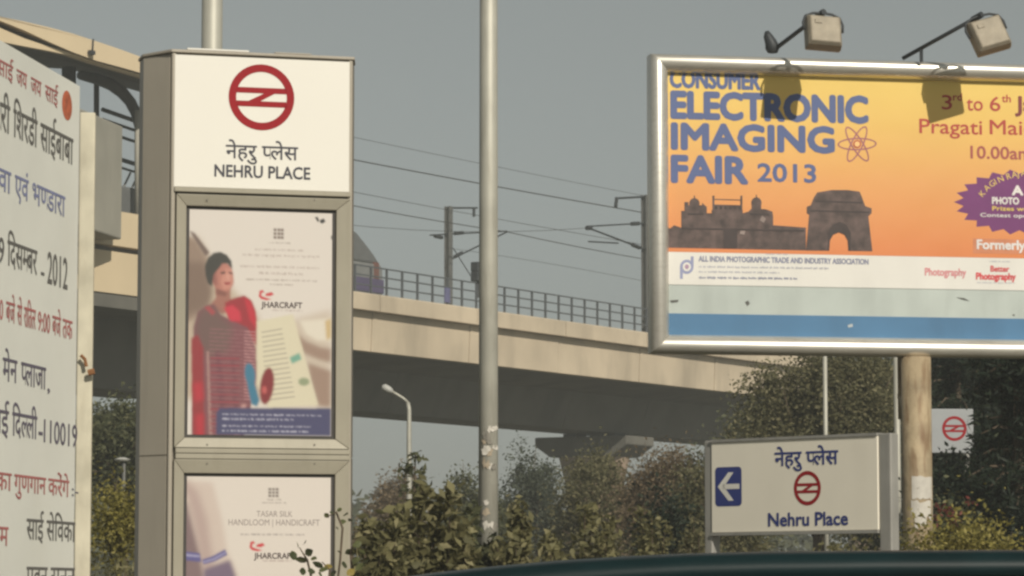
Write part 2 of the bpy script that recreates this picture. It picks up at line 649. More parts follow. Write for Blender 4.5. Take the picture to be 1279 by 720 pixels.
def mast(px, y_top, off, label, arms):
    u = u_at(px, off)
    b = V.pt(u, 9.9, off)
    t = empty('catenary_mast', b, label, 'mast', 'overhead line masts')
    zt = V.uv(px, y_top, off)[1]
    mb = MB()
    mb.box(V.pt(u, (9.9 + zt) / 2, off + .1), V.r * .13, V.n * .015, Z * ((zt - 9.9) / 2))
    mb.box(V.pt(u, (9.9 + zt) / 2, off - .1), V.r * .13, V.n * .015, Z * ((zt - 9.9) / 2))
    mb.box(V.pt(u, (9.9 + zt) / 2, off), V.r * .015, V.n * .085, Z * ((zt - 9.9) / 2))
    mb.build('column', MAST, t)
    for nm, a, c, r_ in arms:
        MB().tube([vpt(*a), vpt(*c)], r_, 7).build(nm, STEEL_D, t)
    return t
FO = -8.3
m1 = mast(560, 258, FO, 'grey overhead line mast rising above the railing left of centre pole',
     [('cantilever', (559, 260, FO), (596, 260, FO), .038), ('drop_bracket', (592, 260, FO), (592, 271, FO), .06),
      ('tie_tube', (537, 294, FO), (633, 289, FO), .03), ('insulator', (543, 295, FO), (552, 297, FO), .075), ('insulator', (568, 292, FO), (578, 291, FO), .075),
      ('strut', (562, 325, FO), (633, 290, FO), .033), ('insulator', (568, 321, FO), (577, 316, FO), .075), ('stay', (566, 310, FO), (588, 345, FO), .02)])
MB().box(vpt(558.5, 369, .16), V.r * .16, V.n * .02, Z * .25).build('number_plate', mat('violet_plate', (.13, .13, .24), .6), m1)
NO = -.35
mast(806.5, 244, NO, 'tall overhead line mast next to the billboard left edge',
     [('cantilever', (771, 248, NO), (806, 246, NO), .042), ('drop_bracket', (770.5, 247, NO), (769, 259, NO), .07),
      ('tie_tube', (735, 283, NO), (806, 279, NO), .03), ('insulator', (789, 280, NO), (798, 279.5, NO), .08),
      ('strut', (735, 285, NO), (806, 312, NO), .036), ('insulator', (790, 306, NO), (799, 309.5, NO), .08), ('clamp', (733, 285, NO), (738, 285, NO), .09),
      ('steady_arm', (735, 302, NO), (772, 304, NO), .03)])

# wires
def wire(a, b, off, r_, label, sag=3.0):
    pts = []
    for i in range(9):
        t = i / 8
        pts.append(vpt(a[0] + (b[0] - a[0]) * t, a[1] + (b[1] - a[1]) * t + sag * 4 * t * (1 - t), off))
    o = MB().tube(pts, r_, 5).build('overhead_wire', WIRE, loc=pts[4])
    tag(o, label, 'wire', 'overhead wires of the metro line')
wire((300, 172), (960, 292), -5, 0.023, 'thick dark overhead wire passing under the tip of the tall mast arm')
wire((300, 141), (960, 274), -6, 0.010, 'uppermost thin overhead wire faint against the sky')
wire((300, 228), (634, 290), -6.5, 0.019, 'overhead wire reaching the arm tip right of the centre pole from the left')
wire((634, 290), (1000, 352), -6.5, 0.019, 'overhead wire leaving the arm tip right of the centre pole towards the billboard', 5)
wire((300, 212), (1000, 338), -7.4, 0.012, 'thin overhead wire crossing just above the top of the shorter mast', 4)
wire((300, 262), (735, 285), -3, 0.010, 'low faint overhead wire ending at the tall mast strut tip', 14)
wire((560, 310), (1000, 395), -7, 0.009, 'lowest faint overhead wire above the railing right of centre pole', -6)

# signal on the parapet beside the centre pole
sg = empty('track_signal', vpt(597, 365, .1), 'small black track signal on the railing beside the centre pole', 'signal')
MB().tube([vpt(597, 372, .1), vpt(597, 330, .1)], .04, 8).build('signal_post', STEEL_D, sg)
for y in (334, 346):
    c = vpt(596.5, y, .1)
    MB().box(c, V.r * .22, V.n * .16, Z * .17).build('signal_head', STEEL_D, sg, bevel=.04)

# metro train nose
TR = mat('train_silver', (.26, .265, .26), .45, metal=.3, var=.08)
TRR = mat('train_roof', (.13, .135, .135), .6, var=.08)
tr_off = -1.9
uN = u_at(478, tr_off)
train = empty('metro_train', V.pt(uN - 7, 9.95, tr_off - 1.4), 'silver metro train with violet stripe just showing right of the pylon', 'train')
def tz(py): return V.uv(470, py, tr_off)[1]
zs0, zs1 = tz(366), tz(349)
prof = [(-16, 10.0), (-.1, 10.0), (0, 10.4), (0, tz(337)), (-.12, tz(330)), (-16, tz(330))]
MB().prism([V.pt(uN + a, z, tr_off) for a, z in prof], V.n * -2.8).build('car_body', TR, train, bevel=.05)
prof = [(-.1, tz(329.8)), (-.5, tz(318)), (-1.0, tz(306)), (-1.55, tz(294)), (-2.2, tz(288)), (-16, tz(286)), (-16, tz(329.8))]
MB().prism([V.pt(uN + a, z, tr_off - .03) for a, z in prof], V.n * -2.74).build('car_roof', TRR, train, bevel=.08)
MB().pbox(V, uN - 15.9, uN + .02, zs0, zs1, tr_off - 2.83, tr_off + .03).build('violet_stripe', mat('violet', (.10, .085, .15), .5), train)
MB().prism([V.pt(uN + a, z, tr_off - .35) for a, z in ((.03, tz(345)), (.03, tz(337)), (-.1, tz(328)), (-.45, tz(318)), (-.6, tz(322)), (-.3, tz(345)))], V.n * -2.1).build('windscreen', mat('train_glass', (.02, .025, .03), .1, spec=.6), train)
MB().pbox(V, uN - .55, uN - .25, zs1 + .01, tz(328), tr_off - .1, tr_off + .01).build('red_panel', mat('train_red', (.17, .085, .07), .6), train)
for k in range(4):
    MB().pbox(V, uN - 4 - k * 3.0, uN - 2.2 - k * 3.0, tz(346), tz(333), tr_off - .1, tr_off + .02).build('window', MATS['train_glass'], train)

# ------------------------------------------------------------------ station (far left)
st = empty('station_building', V.pt(u_at(100), 0, -4), 'cream metro station with curved canopy behind banner and pylon', 'station')
uE = u_at(345)
def sbox(name, pxa, pxb, v0, v1, o0, o1, m, **kw):
    a = u_at(pxa, o1) if pxa is not None else uL
    b = u_at(pxb, o1) if pxb is not None else uE
    return MB().pbox(V, a, b, v0, v1, o0, o1).build(name, m, st, **kw)
n_p = 8
for i in range(n_p):
    a = uL + (uE - uL) * i / n_p; b = uL + (uE - uL) * (i + 1) / n_p - .02
    MB().pbox(V, a, b, 10.02, 11.26, -.3, .0).build('fascia_panel', CREAM, st)
    MB().pbox(V, a, b, 11.42, 12.45, -.3, .12).build('upper_fascia_panel', CREAM, st)
MB().pbox(V, uL, uE, 11.2, 11.45, -.5, -.2).build('groove_backing', SOFFIT_SHADE, st)
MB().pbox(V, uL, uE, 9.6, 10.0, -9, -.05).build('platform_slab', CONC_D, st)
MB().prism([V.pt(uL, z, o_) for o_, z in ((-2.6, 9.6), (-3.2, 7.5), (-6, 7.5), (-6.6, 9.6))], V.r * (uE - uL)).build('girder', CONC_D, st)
# grey cladding box sticking out of the front
ga = Plane(153, 93.5, 78)
gu = ga.uv(153, 200)[0]
z0, z1 = ga.uv(153, 300)[1], ga.uv(153, 158)[1]
MB().pbox(ga, gu - 7.0, gu, z0, z1, -1.2, 0).build('grey_cladding_box', STN_GREY, st, bevel=.05)
# canopy: upper shell, recessed strip, lower lip, soffit
def shell(name, pts, off0, off1, m, back_up=0.0):
    mb = MB()
    f = [vpt(x, y, off0) for x, y in pts]
    bk = [V.pt((p - V.o).dot(V.r), p.z + back_up, off1) for p in f]
    n = len(f); k = 0
    mb.v += f + bk
    mb.f.append(list(range(n))); mb.f.append(list(range(2 * n - 1, n - 1, -1)))
    for i in range(n):
        j = (i + 1) % n
        mb.f.append([i, n + i, n + j, j])
    return mb.build(name, m, st)
up_top = [(-90, 2), (0, 21), (30, 27), (60, 34), (90, 42), (115, 50), (145, 60), (178, 72), (240, 98), (330, 136)]
up_bot = [(-90, -2), (0, 26), (30, 38), (60, 52), (90, 65), (120, 76), (150, 84), (178, 92), (240, 112), (330, 146)]
lo_top = [(-90, 6), (0, 35), (30, 48), (60, 58), (90, 67), (120, 77.5), (150, 86), (178, 94), (240, 114), (330, 148)]
lo_bot = [(-90, 22), (0, 52), (30, 58), (60, 63.5), (90, 70), (120, 80), (150, 89), (178, 97), (240, 117), (330, 151)]
shell('canopy_shell', up_top + up_bot[::-1], .25, -.9, CREAM, .25)
shell('canopy_recess', [(x, y - 1) for x, y in up_bot[:8]] + [(x, y + 2) for x, y in lo_top[:8][::-1]], -.35, -.5, SOFFIT_SHADE)
shell('canopy_lip', lo_top + lo_bot[::-1], .1, -.25, CREAM, .05)
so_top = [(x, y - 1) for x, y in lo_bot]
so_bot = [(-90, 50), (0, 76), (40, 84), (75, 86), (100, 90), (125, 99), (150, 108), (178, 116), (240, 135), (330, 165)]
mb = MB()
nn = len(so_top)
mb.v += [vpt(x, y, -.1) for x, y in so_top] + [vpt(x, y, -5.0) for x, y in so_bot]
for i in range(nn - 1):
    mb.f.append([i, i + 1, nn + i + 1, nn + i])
mb2 = mb.build('canopy_soffit', SOFFIT_SHADE, st, smooth=True)
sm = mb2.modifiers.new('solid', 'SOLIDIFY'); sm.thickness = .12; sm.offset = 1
# curved ribs and posts
def stube(name, pts, r_, m, off, parent=st):
    return MB().tube([vpt(x, y, off) for x, y in pts], r_, 8).build(name, m, parent, smooth=True)
stube('curved_rib', [(176, 176), (174, 158), (170, 142), (163, 128), (152, 115), (138, 105), (122, 99), (100, 94)], [.16, .16, .17, .18, .2, .2, .18, .14], STEEL_D, -2.2)
stube('canopy_post', [(120.5, 92), (120.5, 270)], .085, STEEL_D, -3.0)
stube('canopy_post', [(86, 84), (86, 270)], .22, STEEL_D, -3.0)
stube('column', [(172.5, 138), (172.5, 268)], .11, STN_GREY, -1.5)
for y, r_ in ((150, .07), (162, .05), (176, .05), (204, .07), (214, .04), (246, .09), (256, .09)):
    k = .33 * (740 - y) / 600
    stube('louvre_rail', [(128, y - 40 * k), (165, y), (260, y + 95 * k * .9)], r_, STEEL_D, -3.4)
for i in range(3):
    stube('brace', [(150 + i * 11, 243), (163 + i * 11, 216)], .035, MAST, -3.3)
stube('roof_spike', [(116.5, 49), (115.5, 66)], .025, STEEL_D, .3)
MB().box(vpt(114.5, 66, .35), V.r * .1, V.n * .06, Z * .06).build('roof_fixture', STEEL_D, st)

# ------------------------------------------------------------------ lamp poles
def lamp_pole(px, depth, r0, r1, h, label, papers=(), cap=True):
    g = ground_at(px, depth, .0)
    t = empty('lamp_post', g, label, 'lamp post')
    MB().tube([g - Z * .1, g + Z * h * .5, g + Z * h], [r0, (r0 + r1) / 2, r1], 24).build('shaft', POLE, t, smooth=True)
    MB().box(g + Z * .14, Vector((.2, 0, 0)), Vector((0, .2, 0)), Z * .02).build('base_plate', POLE, t)
    pts = [g + Z * (h - .05)] + [g + Z * (h + .9 * math.sin(a)) + Vector((0, -1.6 * (1 - math.cos(a)), 0)) for a in [.3, .7, 1.1, 1.5]]
    MB().tube(pts, .04, 8).build('arm', POLE, t, smooth=True)
    e = pts[-1]
    MB().box(e + Vector((0, -.3, 0)), Vector((.14, 0, 0)), Vector((0, .35, 0)), Z * .07).build('lamp_head', STEEL_D, t, bevel=.04)
    return t
cp = lamp_pole(609.8, 26.0, .083, .068, 9.0, 'tall grey steel lamp post in the middle with torn paper scraps')
rng = np.random.default_rng(4)
SCRAP = [PAPER, PAPER, mat('torn_paper_brown', (.36, .30, .22), .8, var=.2, scale=20), mat('torn_paper_grey', (.22, .205, .175), .8, var=.2, scale=20)]
def scrap(x, y, sx, sy, m, lift):
    p = at(x, y, 25.92)
    pts = []
    k = 11
    for j in range(k):
        a = 2 * math.pi * j / k
        q = rng.uniform(.35, 1.2)
        X = p.x + sx * q * math.cos(a)
        dd = max(-.079, min(.079, X - cp.location.x))
        pts.append(Vector((cp.location.x + dd, cp.location.y - math.sqrt(.0822 ** 2 - dd ** 2) - lift, p.z + sy * q * math.sin(a))))
    MB().poly(pts).build('paper_scrap', m, cp)
for i in range(16):
    scrap(611 + rng.uniform(-8, 9), rng.uniform(533, 584), rng.uniform(.012, .03), rng.uniform(.02, .06), SCRAP[i % 4], .001 + .0006 * i)
for i in range(9):
    scrap(611 + rng.uniform(-8, 9), rng.uniform(622, 660), rng.uniform(.012, .03), rng.uniform(.02, .05), SCRAP[(i + 1) % 4], .001 + .0006 * i)
lamp_pole(258.5, 24.2, .088, .076, 8.6, 'grey lamp post rising behind the top of the metro pylon')

# slim poles
def slim(px, depth, r_, y_top, label, m=POLE, top_part=True):
    g = ground_at(px, depth)
    zt = at(px, y_top, depth).z
    t = empty('slim_pole', g, label, 'pole', 'slim poles by the billboard')
    MB().tube([g - Z * .1, g + Z * zt], r_, 12).build('shaft', m, t, smooth=True)
    MB().tube([g + Z * zt, g + Z * (zt + .03)], r_ * 1.25, 12).build('cap', m, t)
slim(1033, 47.0, .034, 330, 'slim pale pole rising above the direction sign')
slim(1123, 44.0, .044, 400, 'slim grey pole close beside the rusty billboard pole')

# distant street lamp
g = ground_at(511, 66)
t = empty('street_lamp', g, 'small distant street lamp with bent arm beneath the viaduct', 'street lamp')
P = lambda x, y: at(x, y, 66)
MB().tube([g - Z * .1, P(511, 620), P(511, 512), P(509.5, 503)], [.065, .06, .045, .04], 8).build('shaft', POLE, t, smooth=True)
MB().tube([P(509.5, 503), P(504, 498), P(496, 493), P(488, 488.5)], .03, 8).build('arm', POLE, t, smooth=True)
MB().tube([P(490, 489.5), P(486, 487), P(480, 484), P(477, 483)], [.045, .07, .075, .035], 8).build('lamp_head', mat('lamp_white', (.45, .45, .42), .5), t, smooth=True)

# ------------------------------------------------------------------ metro pylon
T = Plane(328, 21.5, 15)
zb = .12
u0, u1 = T.uv(214.5, 150)[0], T.uv(440.5, 150)[0]
ztop = T.uv(328, 71)[1]
DEP = 1.05
py = empty('metro_pylon', T.pt((u0 + u1) / 2, zb, -DEP / 2), 'tall brushed steel metro station pylon with white header and two framed posters', 'pylon')
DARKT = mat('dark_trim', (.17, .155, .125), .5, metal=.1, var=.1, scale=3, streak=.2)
def plan(pts, v0, v1, m, name, bevel=0.0):
    return MB().prism([T.pt(u, v0, o_) for u, o_ in pts], Z * (v1 - v0)).build(name, m, py, bevel=bevel)
# plan of the pylon: flat front, canted sides, flat back
PLAN = [(u0 + .004, -.03), (u1 - .004, -.03), (u1 + .05, -.22), (u1 + .05, -.44), (u0 + .05, -.62), (u0 - .155, -.44), (u0 - .155, -.25)]
plan(PLAN, zb + .25, ztop, TOT_S, 'body')
plan([(u0 - .02, .02), (u1 + .02, .02), (u1 + .08, -.22), (u1 + .08, -.46), (u0 + .05, -.65), (u0 - .18, -.46), (u0 - .18, -.25)], zb - .01, zb + .249, CONC_D, 'plinth', .015)
for a, b in ((u0 - .002, u0 + .03), (u1 - .03, u1 + .002)):
    MB().pbox(T, a, b, zb + .25, ztop + .002, -.05, .0).build('corner_post', TOT_S, py, bevel=.01)
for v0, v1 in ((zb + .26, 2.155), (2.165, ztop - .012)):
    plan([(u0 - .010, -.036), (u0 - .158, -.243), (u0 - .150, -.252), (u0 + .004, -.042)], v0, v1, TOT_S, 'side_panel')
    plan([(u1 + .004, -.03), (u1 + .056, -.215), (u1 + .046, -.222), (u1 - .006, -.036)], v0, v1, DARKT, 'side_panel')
CAPP = [(u0 - .006, .010), (u1 + .010, .010), (u1 + .064, -.22), (u1 + .064, -.45), (u0 + .05, -.63), (u0 - .166, -.45), (u0 - .166, -.25)]
plan(CAPP, ztop + .004, ztop + .024, TOT_S, 'top_cap', .004)
plan([(u0 + .10, .012), (u0 + .52, .012), (u0 + .52, -.05), (u0 + .10, -.05)], ztop + .025, ztop + .036, HEAD, 'cap_strip')
plan([(u0 + .70, .012), (u0 + .95, .012), (u0 + .95, -.05), (u0 + .70, -.05)], ztop + .025, ztop + .033, TOT_S, 'cap_strip')
for sx, sy in ((258, 556), (392, 556), (258, 250.5), (392, 250.5), (258, 579.5), (392, 579.5)):
    su, sv = T.uv(sx, sy)
    MB().tube([T.pt(su, sv, .012), T.pt(su, sv, .024)], .007, 10).build('screw', DARKT, py)

def tb(name, xa, xb, ya, yb, o0, o1, m, bevel=0.0, parent=None):
    xm, ym = (xa + xb) / 2, (ya + yb) / 2
    return MB().pbox(T, T.uv(xa, ym)[0], T.uv(xb, ym)[0], T.uv(328, yb)[1], T.uv(328, ya)[1], o0, o1).build(name, m, parent or py, bevel=bevel)
hp = tb('header_panel', 217.5, 436.5, 73, 237, -.04, .004, HEAD, .004)
roundel(T, 326.5, 122, .226, RED, hp, .006)
word('नेहरु ^पलेस', T, 282, 372, 183, 199, INK, hp, .006, bold=.014)
word('NEHRU PLACE', T, 268, 387, 208, 222.5, INK, hp, .006, bold=.03)
tb('header_rail', 217.5, 437.5, 237.5, 243, -.04, .018, TOT_F, .004)
tb('rail_gap', 217.5, 437.5, 243, 245.5, -.04, -.012, GASKET)

def frame_bar(pl, pts, m, parent, o_in, o_out, o_back, name='frame_bar'):
    """mitred bar: pts = outer a, outer b, inner b, inner a in (u,v); inner edge lower than outer"""
    A = [pl.pt(*p, o_out) for p in pts[:2]] + [pl.pt(*p, o_in) for p in pts[2:]]
    Bk = [pl.pt(*p, o_back) for p in pts]
    mb = MB()
    mb.v += A + Bk
    mb.f += [[0, 1, 2, 3], [7, 6, 5, 4], [0, 4, 5, 1], [1, 5, 6, 2], [2, 6, 7, 3], [3, 7, 4, 0]]
    return mb.build(name, m, parent, bevel=.004)

def poster_bay(ya, yb, pa, pb, label):
    """outer frame rows ya..yb, poster rows pa..pb (read at column 328)"""
    U = [T.uv(218.5, 400)[0], T.uv(436.5, 400)[0]]
    I = [T.uv(231.5, 400)[0], T.uv(419.5, 400)[0]]
    vo1, vo0 = T.uv(328, ya)[1], T.uv(328, yb)[1]
    vi1, vi0 = T.uv(328, pa - 4)[1], T.uv(328, pb + 4)[1]
    o = dict(o_in=.006, o_out=.026, o_back=-.03)
    g = .0015
    frame_bar(T, [(U[0], vo1), (U[1], vo1), (I[1], vi1), (I[0], vi1)], TOT_F, py, **o)
    frame_bar(T, [(U[0], vo0), (U[1], vo0), (I[1], vi0), (I[0], vi0)], TOT_F, py, **o)
    frame_bar(T, [(U[0], vo1 - g), (U[0], vo0 + g), (I[0], vi0 + g), (I[0], vi1 - g)], TOT_F, py, **o)
    frame_bar(T, [(U[1], vo1 - g), (U[1], vo0 + g), (I[1], vi0 + g), (I[1], vi1 - g)], TOT_F, py, **o)
    MB().pbox(T, I[0] - .002, I[1] + .002, vi0 - .002, vi1 + .002, -.035, -.022).build('gasket', GASKET, py)
    pu0, pu1 = T.uv(236, 400)[0], T.uv(415, 400)[0]
    return MB().pbox(T, pu0, pu1, T.uv(328, pb)[1], T.uv(328, pa)[1], -.03, -.019).build('poster', PWHITE, py)

PWHITE = mat('poster_paper', (.53, .485, .46), .45, var=.03, scale=2)
INKS = {}
def ink(r, g, b):
    k = (r, g, b)
    if k not in INKS:
        INKS[k] = mat('print_%d_%d_%d' % k, tuple(c * .82 for c in lin(k)), .5, var=.10, scale=16)
    return INKS[k]

po = poster_bay(246, 560.5, 264, 544, '')
tb('cross_rail', 218.5, 436.5, 561.2, 567.3, -.03, .024, TOT_F, .004)
tb('cross_rail', 218.5, 436.5, 568, 574.3, -.03, .024, TOT_F, .004)
po2 = poster_bay(575, 893, 596, 877, '')

ART = {}
def pr(polys, c, off, parent=po, name='print', sg=None):
    """one printed shape of a poster picture, kept for print_grid()"""
    if sg is None:
        sg = {'small_print': .45, 'certificate_lines': .5, 'sari_weave': .6, 'emblem': .5, 'pen_mark': .4, 'swoosh': .5}.get(name, 1.1)
    ART.setdefault(parent.name, []).append((off, polys, c, sg))

def print_grid(parent, x0, x1, y0, y1, base):
    """the poster picture: a flat sheet whose fine grid carries the ink colours"""
    w, h, ss = 150, 236, 2
    W_, H_ = w * ss, h * ss
    img = np.empty((H_, W_, 3)); img[:] = lin(base)
    gx = x0 + (np.arange(W_) + .5) / W_ * (x1 - x0)
    gy = y0 + (np.arange(H_) + .5) / H_ * (y1 - y0)
    GX, GY = np.meshgrid(gx, gy)
    for off, polys, c, sg in sorted(ART[parent.name], key=lambda q: q[0]):
        mask = np.zeros((H_, W_), bool)
        for p in polys:
            ins = np.zeros((H_, W_), bool)
            n = len(p)
            for a in range(n):
                (xa, ya), (xb, yb) = p[a], p[(a + 1) % n]
                if ya == yb: continue
                cross = ((GY < ya) != (GY < yb)) & (GX < (xb - xa) * (GY - ya) / (yb - ya) + xa)
                ins ^= cross
            mask |= ins
        m = mask.astype(float)
        sp = sg * W_ / (x1 - x0)
        r = int(sp * 2.5) + 1
        kern = np.exp(-.5 * (np.arange(-r, r + 1) / sp) ** 2); kern /= kern.sum()
        m = np.apply_along_axis(lambda q: np.convolve(np.pad(q, r, mode='edge'), kern, 'valid'), 0, m)
        m = np.apply_along_axis(lambda q: np.convolve(np.pad(q, r, mode='edge'), kern, 'valid'), 1, m)
        img = img * (1 - m[..., None]) + np.array(lin(c)) * m[..., None]
    img = img.reshape(h, ss, w, ss, 3).mean((1, 3))
    u0_, u1_ = T.uv((236), 400)[0], T.uv(415, 400)[0]
    v1_, v0_ = T.uv(328, y0)[1], T.uv(328, y1)[1]
    mb = MB()
    for a in range(h):
        for b in range(w):
            mb.v.append(T.pt(u0_ + (u1_ - u0_) * b / (w - 1), v1_ + (v0_ - v1_) * a / (h - 1), -.0183))
    mb.f = [[a * w + b, a * w + w + b, a * w + w + b + 1, a * w + b + 1] for a in range(h - 1) for b in range(w - 1)]
    m = bpy.data.materials.new('poster_print'); m.use_nodes = True
    at_ = m.node_tree.nodes.new('ShaderNodeAttribute'); at_.attribute_name = 'ink'
    m.node_tree.links.new(at_.outputs['Color'], m.node_tree.nodes['Principled BSDF'].inputs['Base Color'])
    m.node_tree.nodes['Principled BSDF'].inputs['Roughness'].default_value = .4
    o = mb.build('printed_picture', m, parent, recalc=False)
    ca = o.data.color_attributes.new('ink', 'FLOAT_COLOR', 'POINT')
    col = np.ones((w * h, 4), np.float32); col[:, :3] = img.reshape(-1, 3) * .80
    ca.data.foreach_set('color', col.ravel())
    return o

# poster one: a woman in a red and mauve sari, certificate, blue foot strip
pr([[(236, 300), (246, 297), (262, 322), (275, 345), (300, 372), (322, 395), (330, 420), (330, 500), (236, 500)]], (196, 178, 158), .0008, sg=4)
pr([[(236, 298), (245, 302), (258, 322), (262, 345), (262, 375), (250, 392), (243, 400), (236, 405)]], (150, 128, 112), .0012, sg=3)
pr([[(236, 291), (243, 294), (262, 318), (257, 323)]], (112, 92, 84), .0016, sg=1.2)
pr([[(236, 330), (256, 330), (266, 365), (262, 385), (236, 395)]], (128, 106, 92), .0014, sg=4)
pr([[(330, 410), (414, 385), (414, 508), (330, 508)]], (206, 192, 176), .0008, sg=4)
pr([[(366, 412), (382, 425), (402, 433), (414, 434), (414, 452), (398, 448), (378, 440)], [(384, 452), (414, 462), (414, 508), (398, 506), (388, 475)]], (160, 134, 118), .0012, sg=2.5)
pr([[(374, 400), (414, 396), (414, 425), (396, 424), (382, 416)]], (228, 220, 205), .0013, sg=2)
pr([[(406, 400), (414, 396), (414, 420), (408, 424)]], (206, 180, 130), .0014, sg=1.5)
pr([[(269, 358), (288, 362), (288, 374), (298, 384), (278, 394), (262, 384), (270, 374)]], (164, 110, 96), .0019)
pr([[(262, 348), (266, 334), (280, 328), (288, 333), (291, 345), (291.5, 356), (287, 364), (279, 367), (270, 362)]], (186, 122, 108), .0020)
pr([[(282, 336), (289, 338), (291, 352), (287, 362), (279, 364), (276, 352)]], (205, 142, 126), .0023, sg=1.6)
pr([[(264, 345), (270, 340), (272, 360), (266, 356)]], (150, 92, 84), .0024, sg=1.6)
pr([[(257, 346), (256, 334), (260, 324), (267, 318), (275, 316.5), (283, 320), (289, 328), (290, 338), (284, 331), (278, 331), (272, 339), (267, 345), (265, 360), (260, 356)]], (56, 54, 48), .0026, sg=.9)
pr([[(275.5, 342), (281.5, 340.5), (281.5, 343.5), (276, 344.5)], [(285.5, 341), (290, 342), (290, 344), (286, 343.6)]], (96, 62, 56), .0029, sg=.7)
pr([[(283, 344), (286, 344), (287, 351), (283.5, 351)]], (214, 156, 140), .0029, sg=.8)
pr([[(279.5, 354.5), (288.5, 353.8), (286.5, 357.2), (282, 357.6)]], (158, 62, 62), .0030, sg=.7)
pr([[(270, 362), (284, 367), (282, 372), (271, 370)]], (136, 84, 74), .0024, sg=1.2)
pr([[(281, 380), (292, 374), (305, 370), (314, 376), (319, 388), (321, 405), (321, 432), (306, 420), (288, 408)]], (158, 36, 48), .0032)
pr([[(305, 372), (313, 377), (319, 392), (321, 412), (312, 400)]], (196, 36, 56), .0033, sg=1.4)
pr([[(243, 412), (248, 392), (258, 384), (268, 382), (276, 395), (296, 404), (310, 410), (320, 436), (321, 470), (314, 510), (306, 544), (242, 544)]], (128, 74, 82), .0034, sg=1)
pr([[(244, 412), (249, 392), (259, 385), (268, 384), (278, 398), (292, 410), (286, 440), (262, 450), (250, 430)]], (112, 86, 82), .0035, sg=4)
pr([[(280, 386), (291, 382), (300, 390), (302, 402), (288, 402)]], (206, 48, 70), .0036, sg=1.4)
pr([[(256, 386), (262, 384), (270, 392), (266, 396)]], (168, 70, 76), .0036, sg=1.2)
pr([[(240, 425), (248, 420), (255, 436), (257, 544), (243, 544)]], (150, 44, 50), .0038, sg=1.2)
pr([[(243, 480), (254, 478), (256, 500), (245, 504)], [(246, 520), (256, 516), (256, 544), (248, 544)]], (186, 40, 56), .0039, sg=2.5)
pr([[(259, 440), (262, 440), (267, 544), (263, 544)]], (170, 132, 128), .0040, sg=.9)
pr([[(270, 440), (276, 440), (284, 520), (276, 520)], [(290, 450), (294, 450), (298, 520), (294, 520)]], (112, 60, 72), .0040, sg=2)
pr([[(262, y), (304, y + 1.5), (304, y + 2.5), (262, y + 1.1)] for y in range(412, 544, 5)], (150, 100, 104), .0042, name='sari_weave')
pr([[(305, y), (320, y + .8), (320, y + 2.2), (305, y + 1.4)] for y in range(414, 500, 4)], (190, 140, 142), .0044, name='sari_weave')
pr([[(264, y), (300, y), (300, y + 1.4), (264, y + 1.4)] for y in range(448, 540, 9)], (150, 52, 66), .0046, name='sari_weave')
pr([[(309, 505), (300, 544), (294, 544), (303, 505)]], (196, 150, 146), .0046, sg=1.5)
pr([[(321, 402), (366, 392), (398, 505), (337, 509), (322, 480)]], (222, 214, 188), .0034, name='certificate')
cert = []
for i, y in enumerate(range(412, 498, 6)):
    k = (y - 400) / 100
    cert.append([(326 + 8 * k, y + 3), (350 + 20 * k, y - 2), (350 + 20 * k, y - .8), (326 + 8 * k, y + 4.2)])
pr(cert, (160, 152, 140), .0040, name='certificate_lines')
pr([[(362, 446), (374, 440), (377, 448), (365, 454)]], (120, 172, 152), .0040, name='certificate_stamp')
pr([ell(380, 476, 7, 5)], (150, 160, 128), .0040, name='certificate_seal')
pr([ell(313, 468, 6.5, 14, rot=-.15), [(309, 478), (318, 476), (325, 500), (322, 508), (315, 505)]], (58, 122, 152), .0050, name='blue_purse')
pr([ell(334, 482, 8.5, 23, rot=.12)], (132, 36, 42), .0052, name='red_purse')
pr([ell(331, 487, 3, 5)], (196, 92, 90), .0056, name='red_purse_patch')
pr([[(276, 510), (414.5, 508.5), (414.5, 543.5), (272, 543.5), (272, 516)]], (70, 70, 108), .0060, name='blue_strip')
rr = random.Random(5)
def dashes(x0, x1, ys, h, wmin=3, wmax=9):
    """blurred small print: uneven letter-sized marks grouped into words"""
    out = []
    for y in ys:
        x = x0
        while x < x1 - 1:
            for _ in range(rr.randint(2, 8)):
                if x > x1: break
                w = rr.uniform(.7, 1.5)
                t_, b_ = (rr.choice((0, 0, .3, .3)) * h, rr.choice((1, 1, 1, 1.25)) * h)
                out.append([(x, y + t_), (x + w, y + t_), (x + w, y + b_), (x, y + b_)])
                x += w + .35
            x += rr.uniform(1.2, 2.0)
    return out
pr(dashes(279, 402, (516.5,), 2.2) + dashes(279, 370, (522,), 2.2) + dashes(279, 388, (531,), 2.0) + dashes(279, 386, (537,), 2.0), (176, 176, 196), .0066, name='small_print')
pr([[(341 + i * 4.6, 285.5 + j * 4.6), (344.6 + i * 4.6, 285.5 + j * 4.6), (344.6 + i * 4.6, 289 + j * 4.6), (341 + i * 4.6, 289 + j * 4.6)] for i in range(3) for j in range(3)], (128, 112, 104), .0010, name='emblem')
pr(dashes(335, 362, (302.5,), 1.5, 4, 8), (170, 158, 150), .0010, name='small_print')
pr(dashes(318, 378, (311,), 2.0) + dashes(303, 398, (318,), 2.6) + dashes(300, 398, (332,), 2.6) + dashes(323, 378, (340,), 2.8), (192, 178, 170), .0010, name='small_print')
pr(dashes(307, 394, (349,), 1.8) + dashes(337, 365, (354.5,), 1.5), (172, 158, 150), .0012, name='small_print')
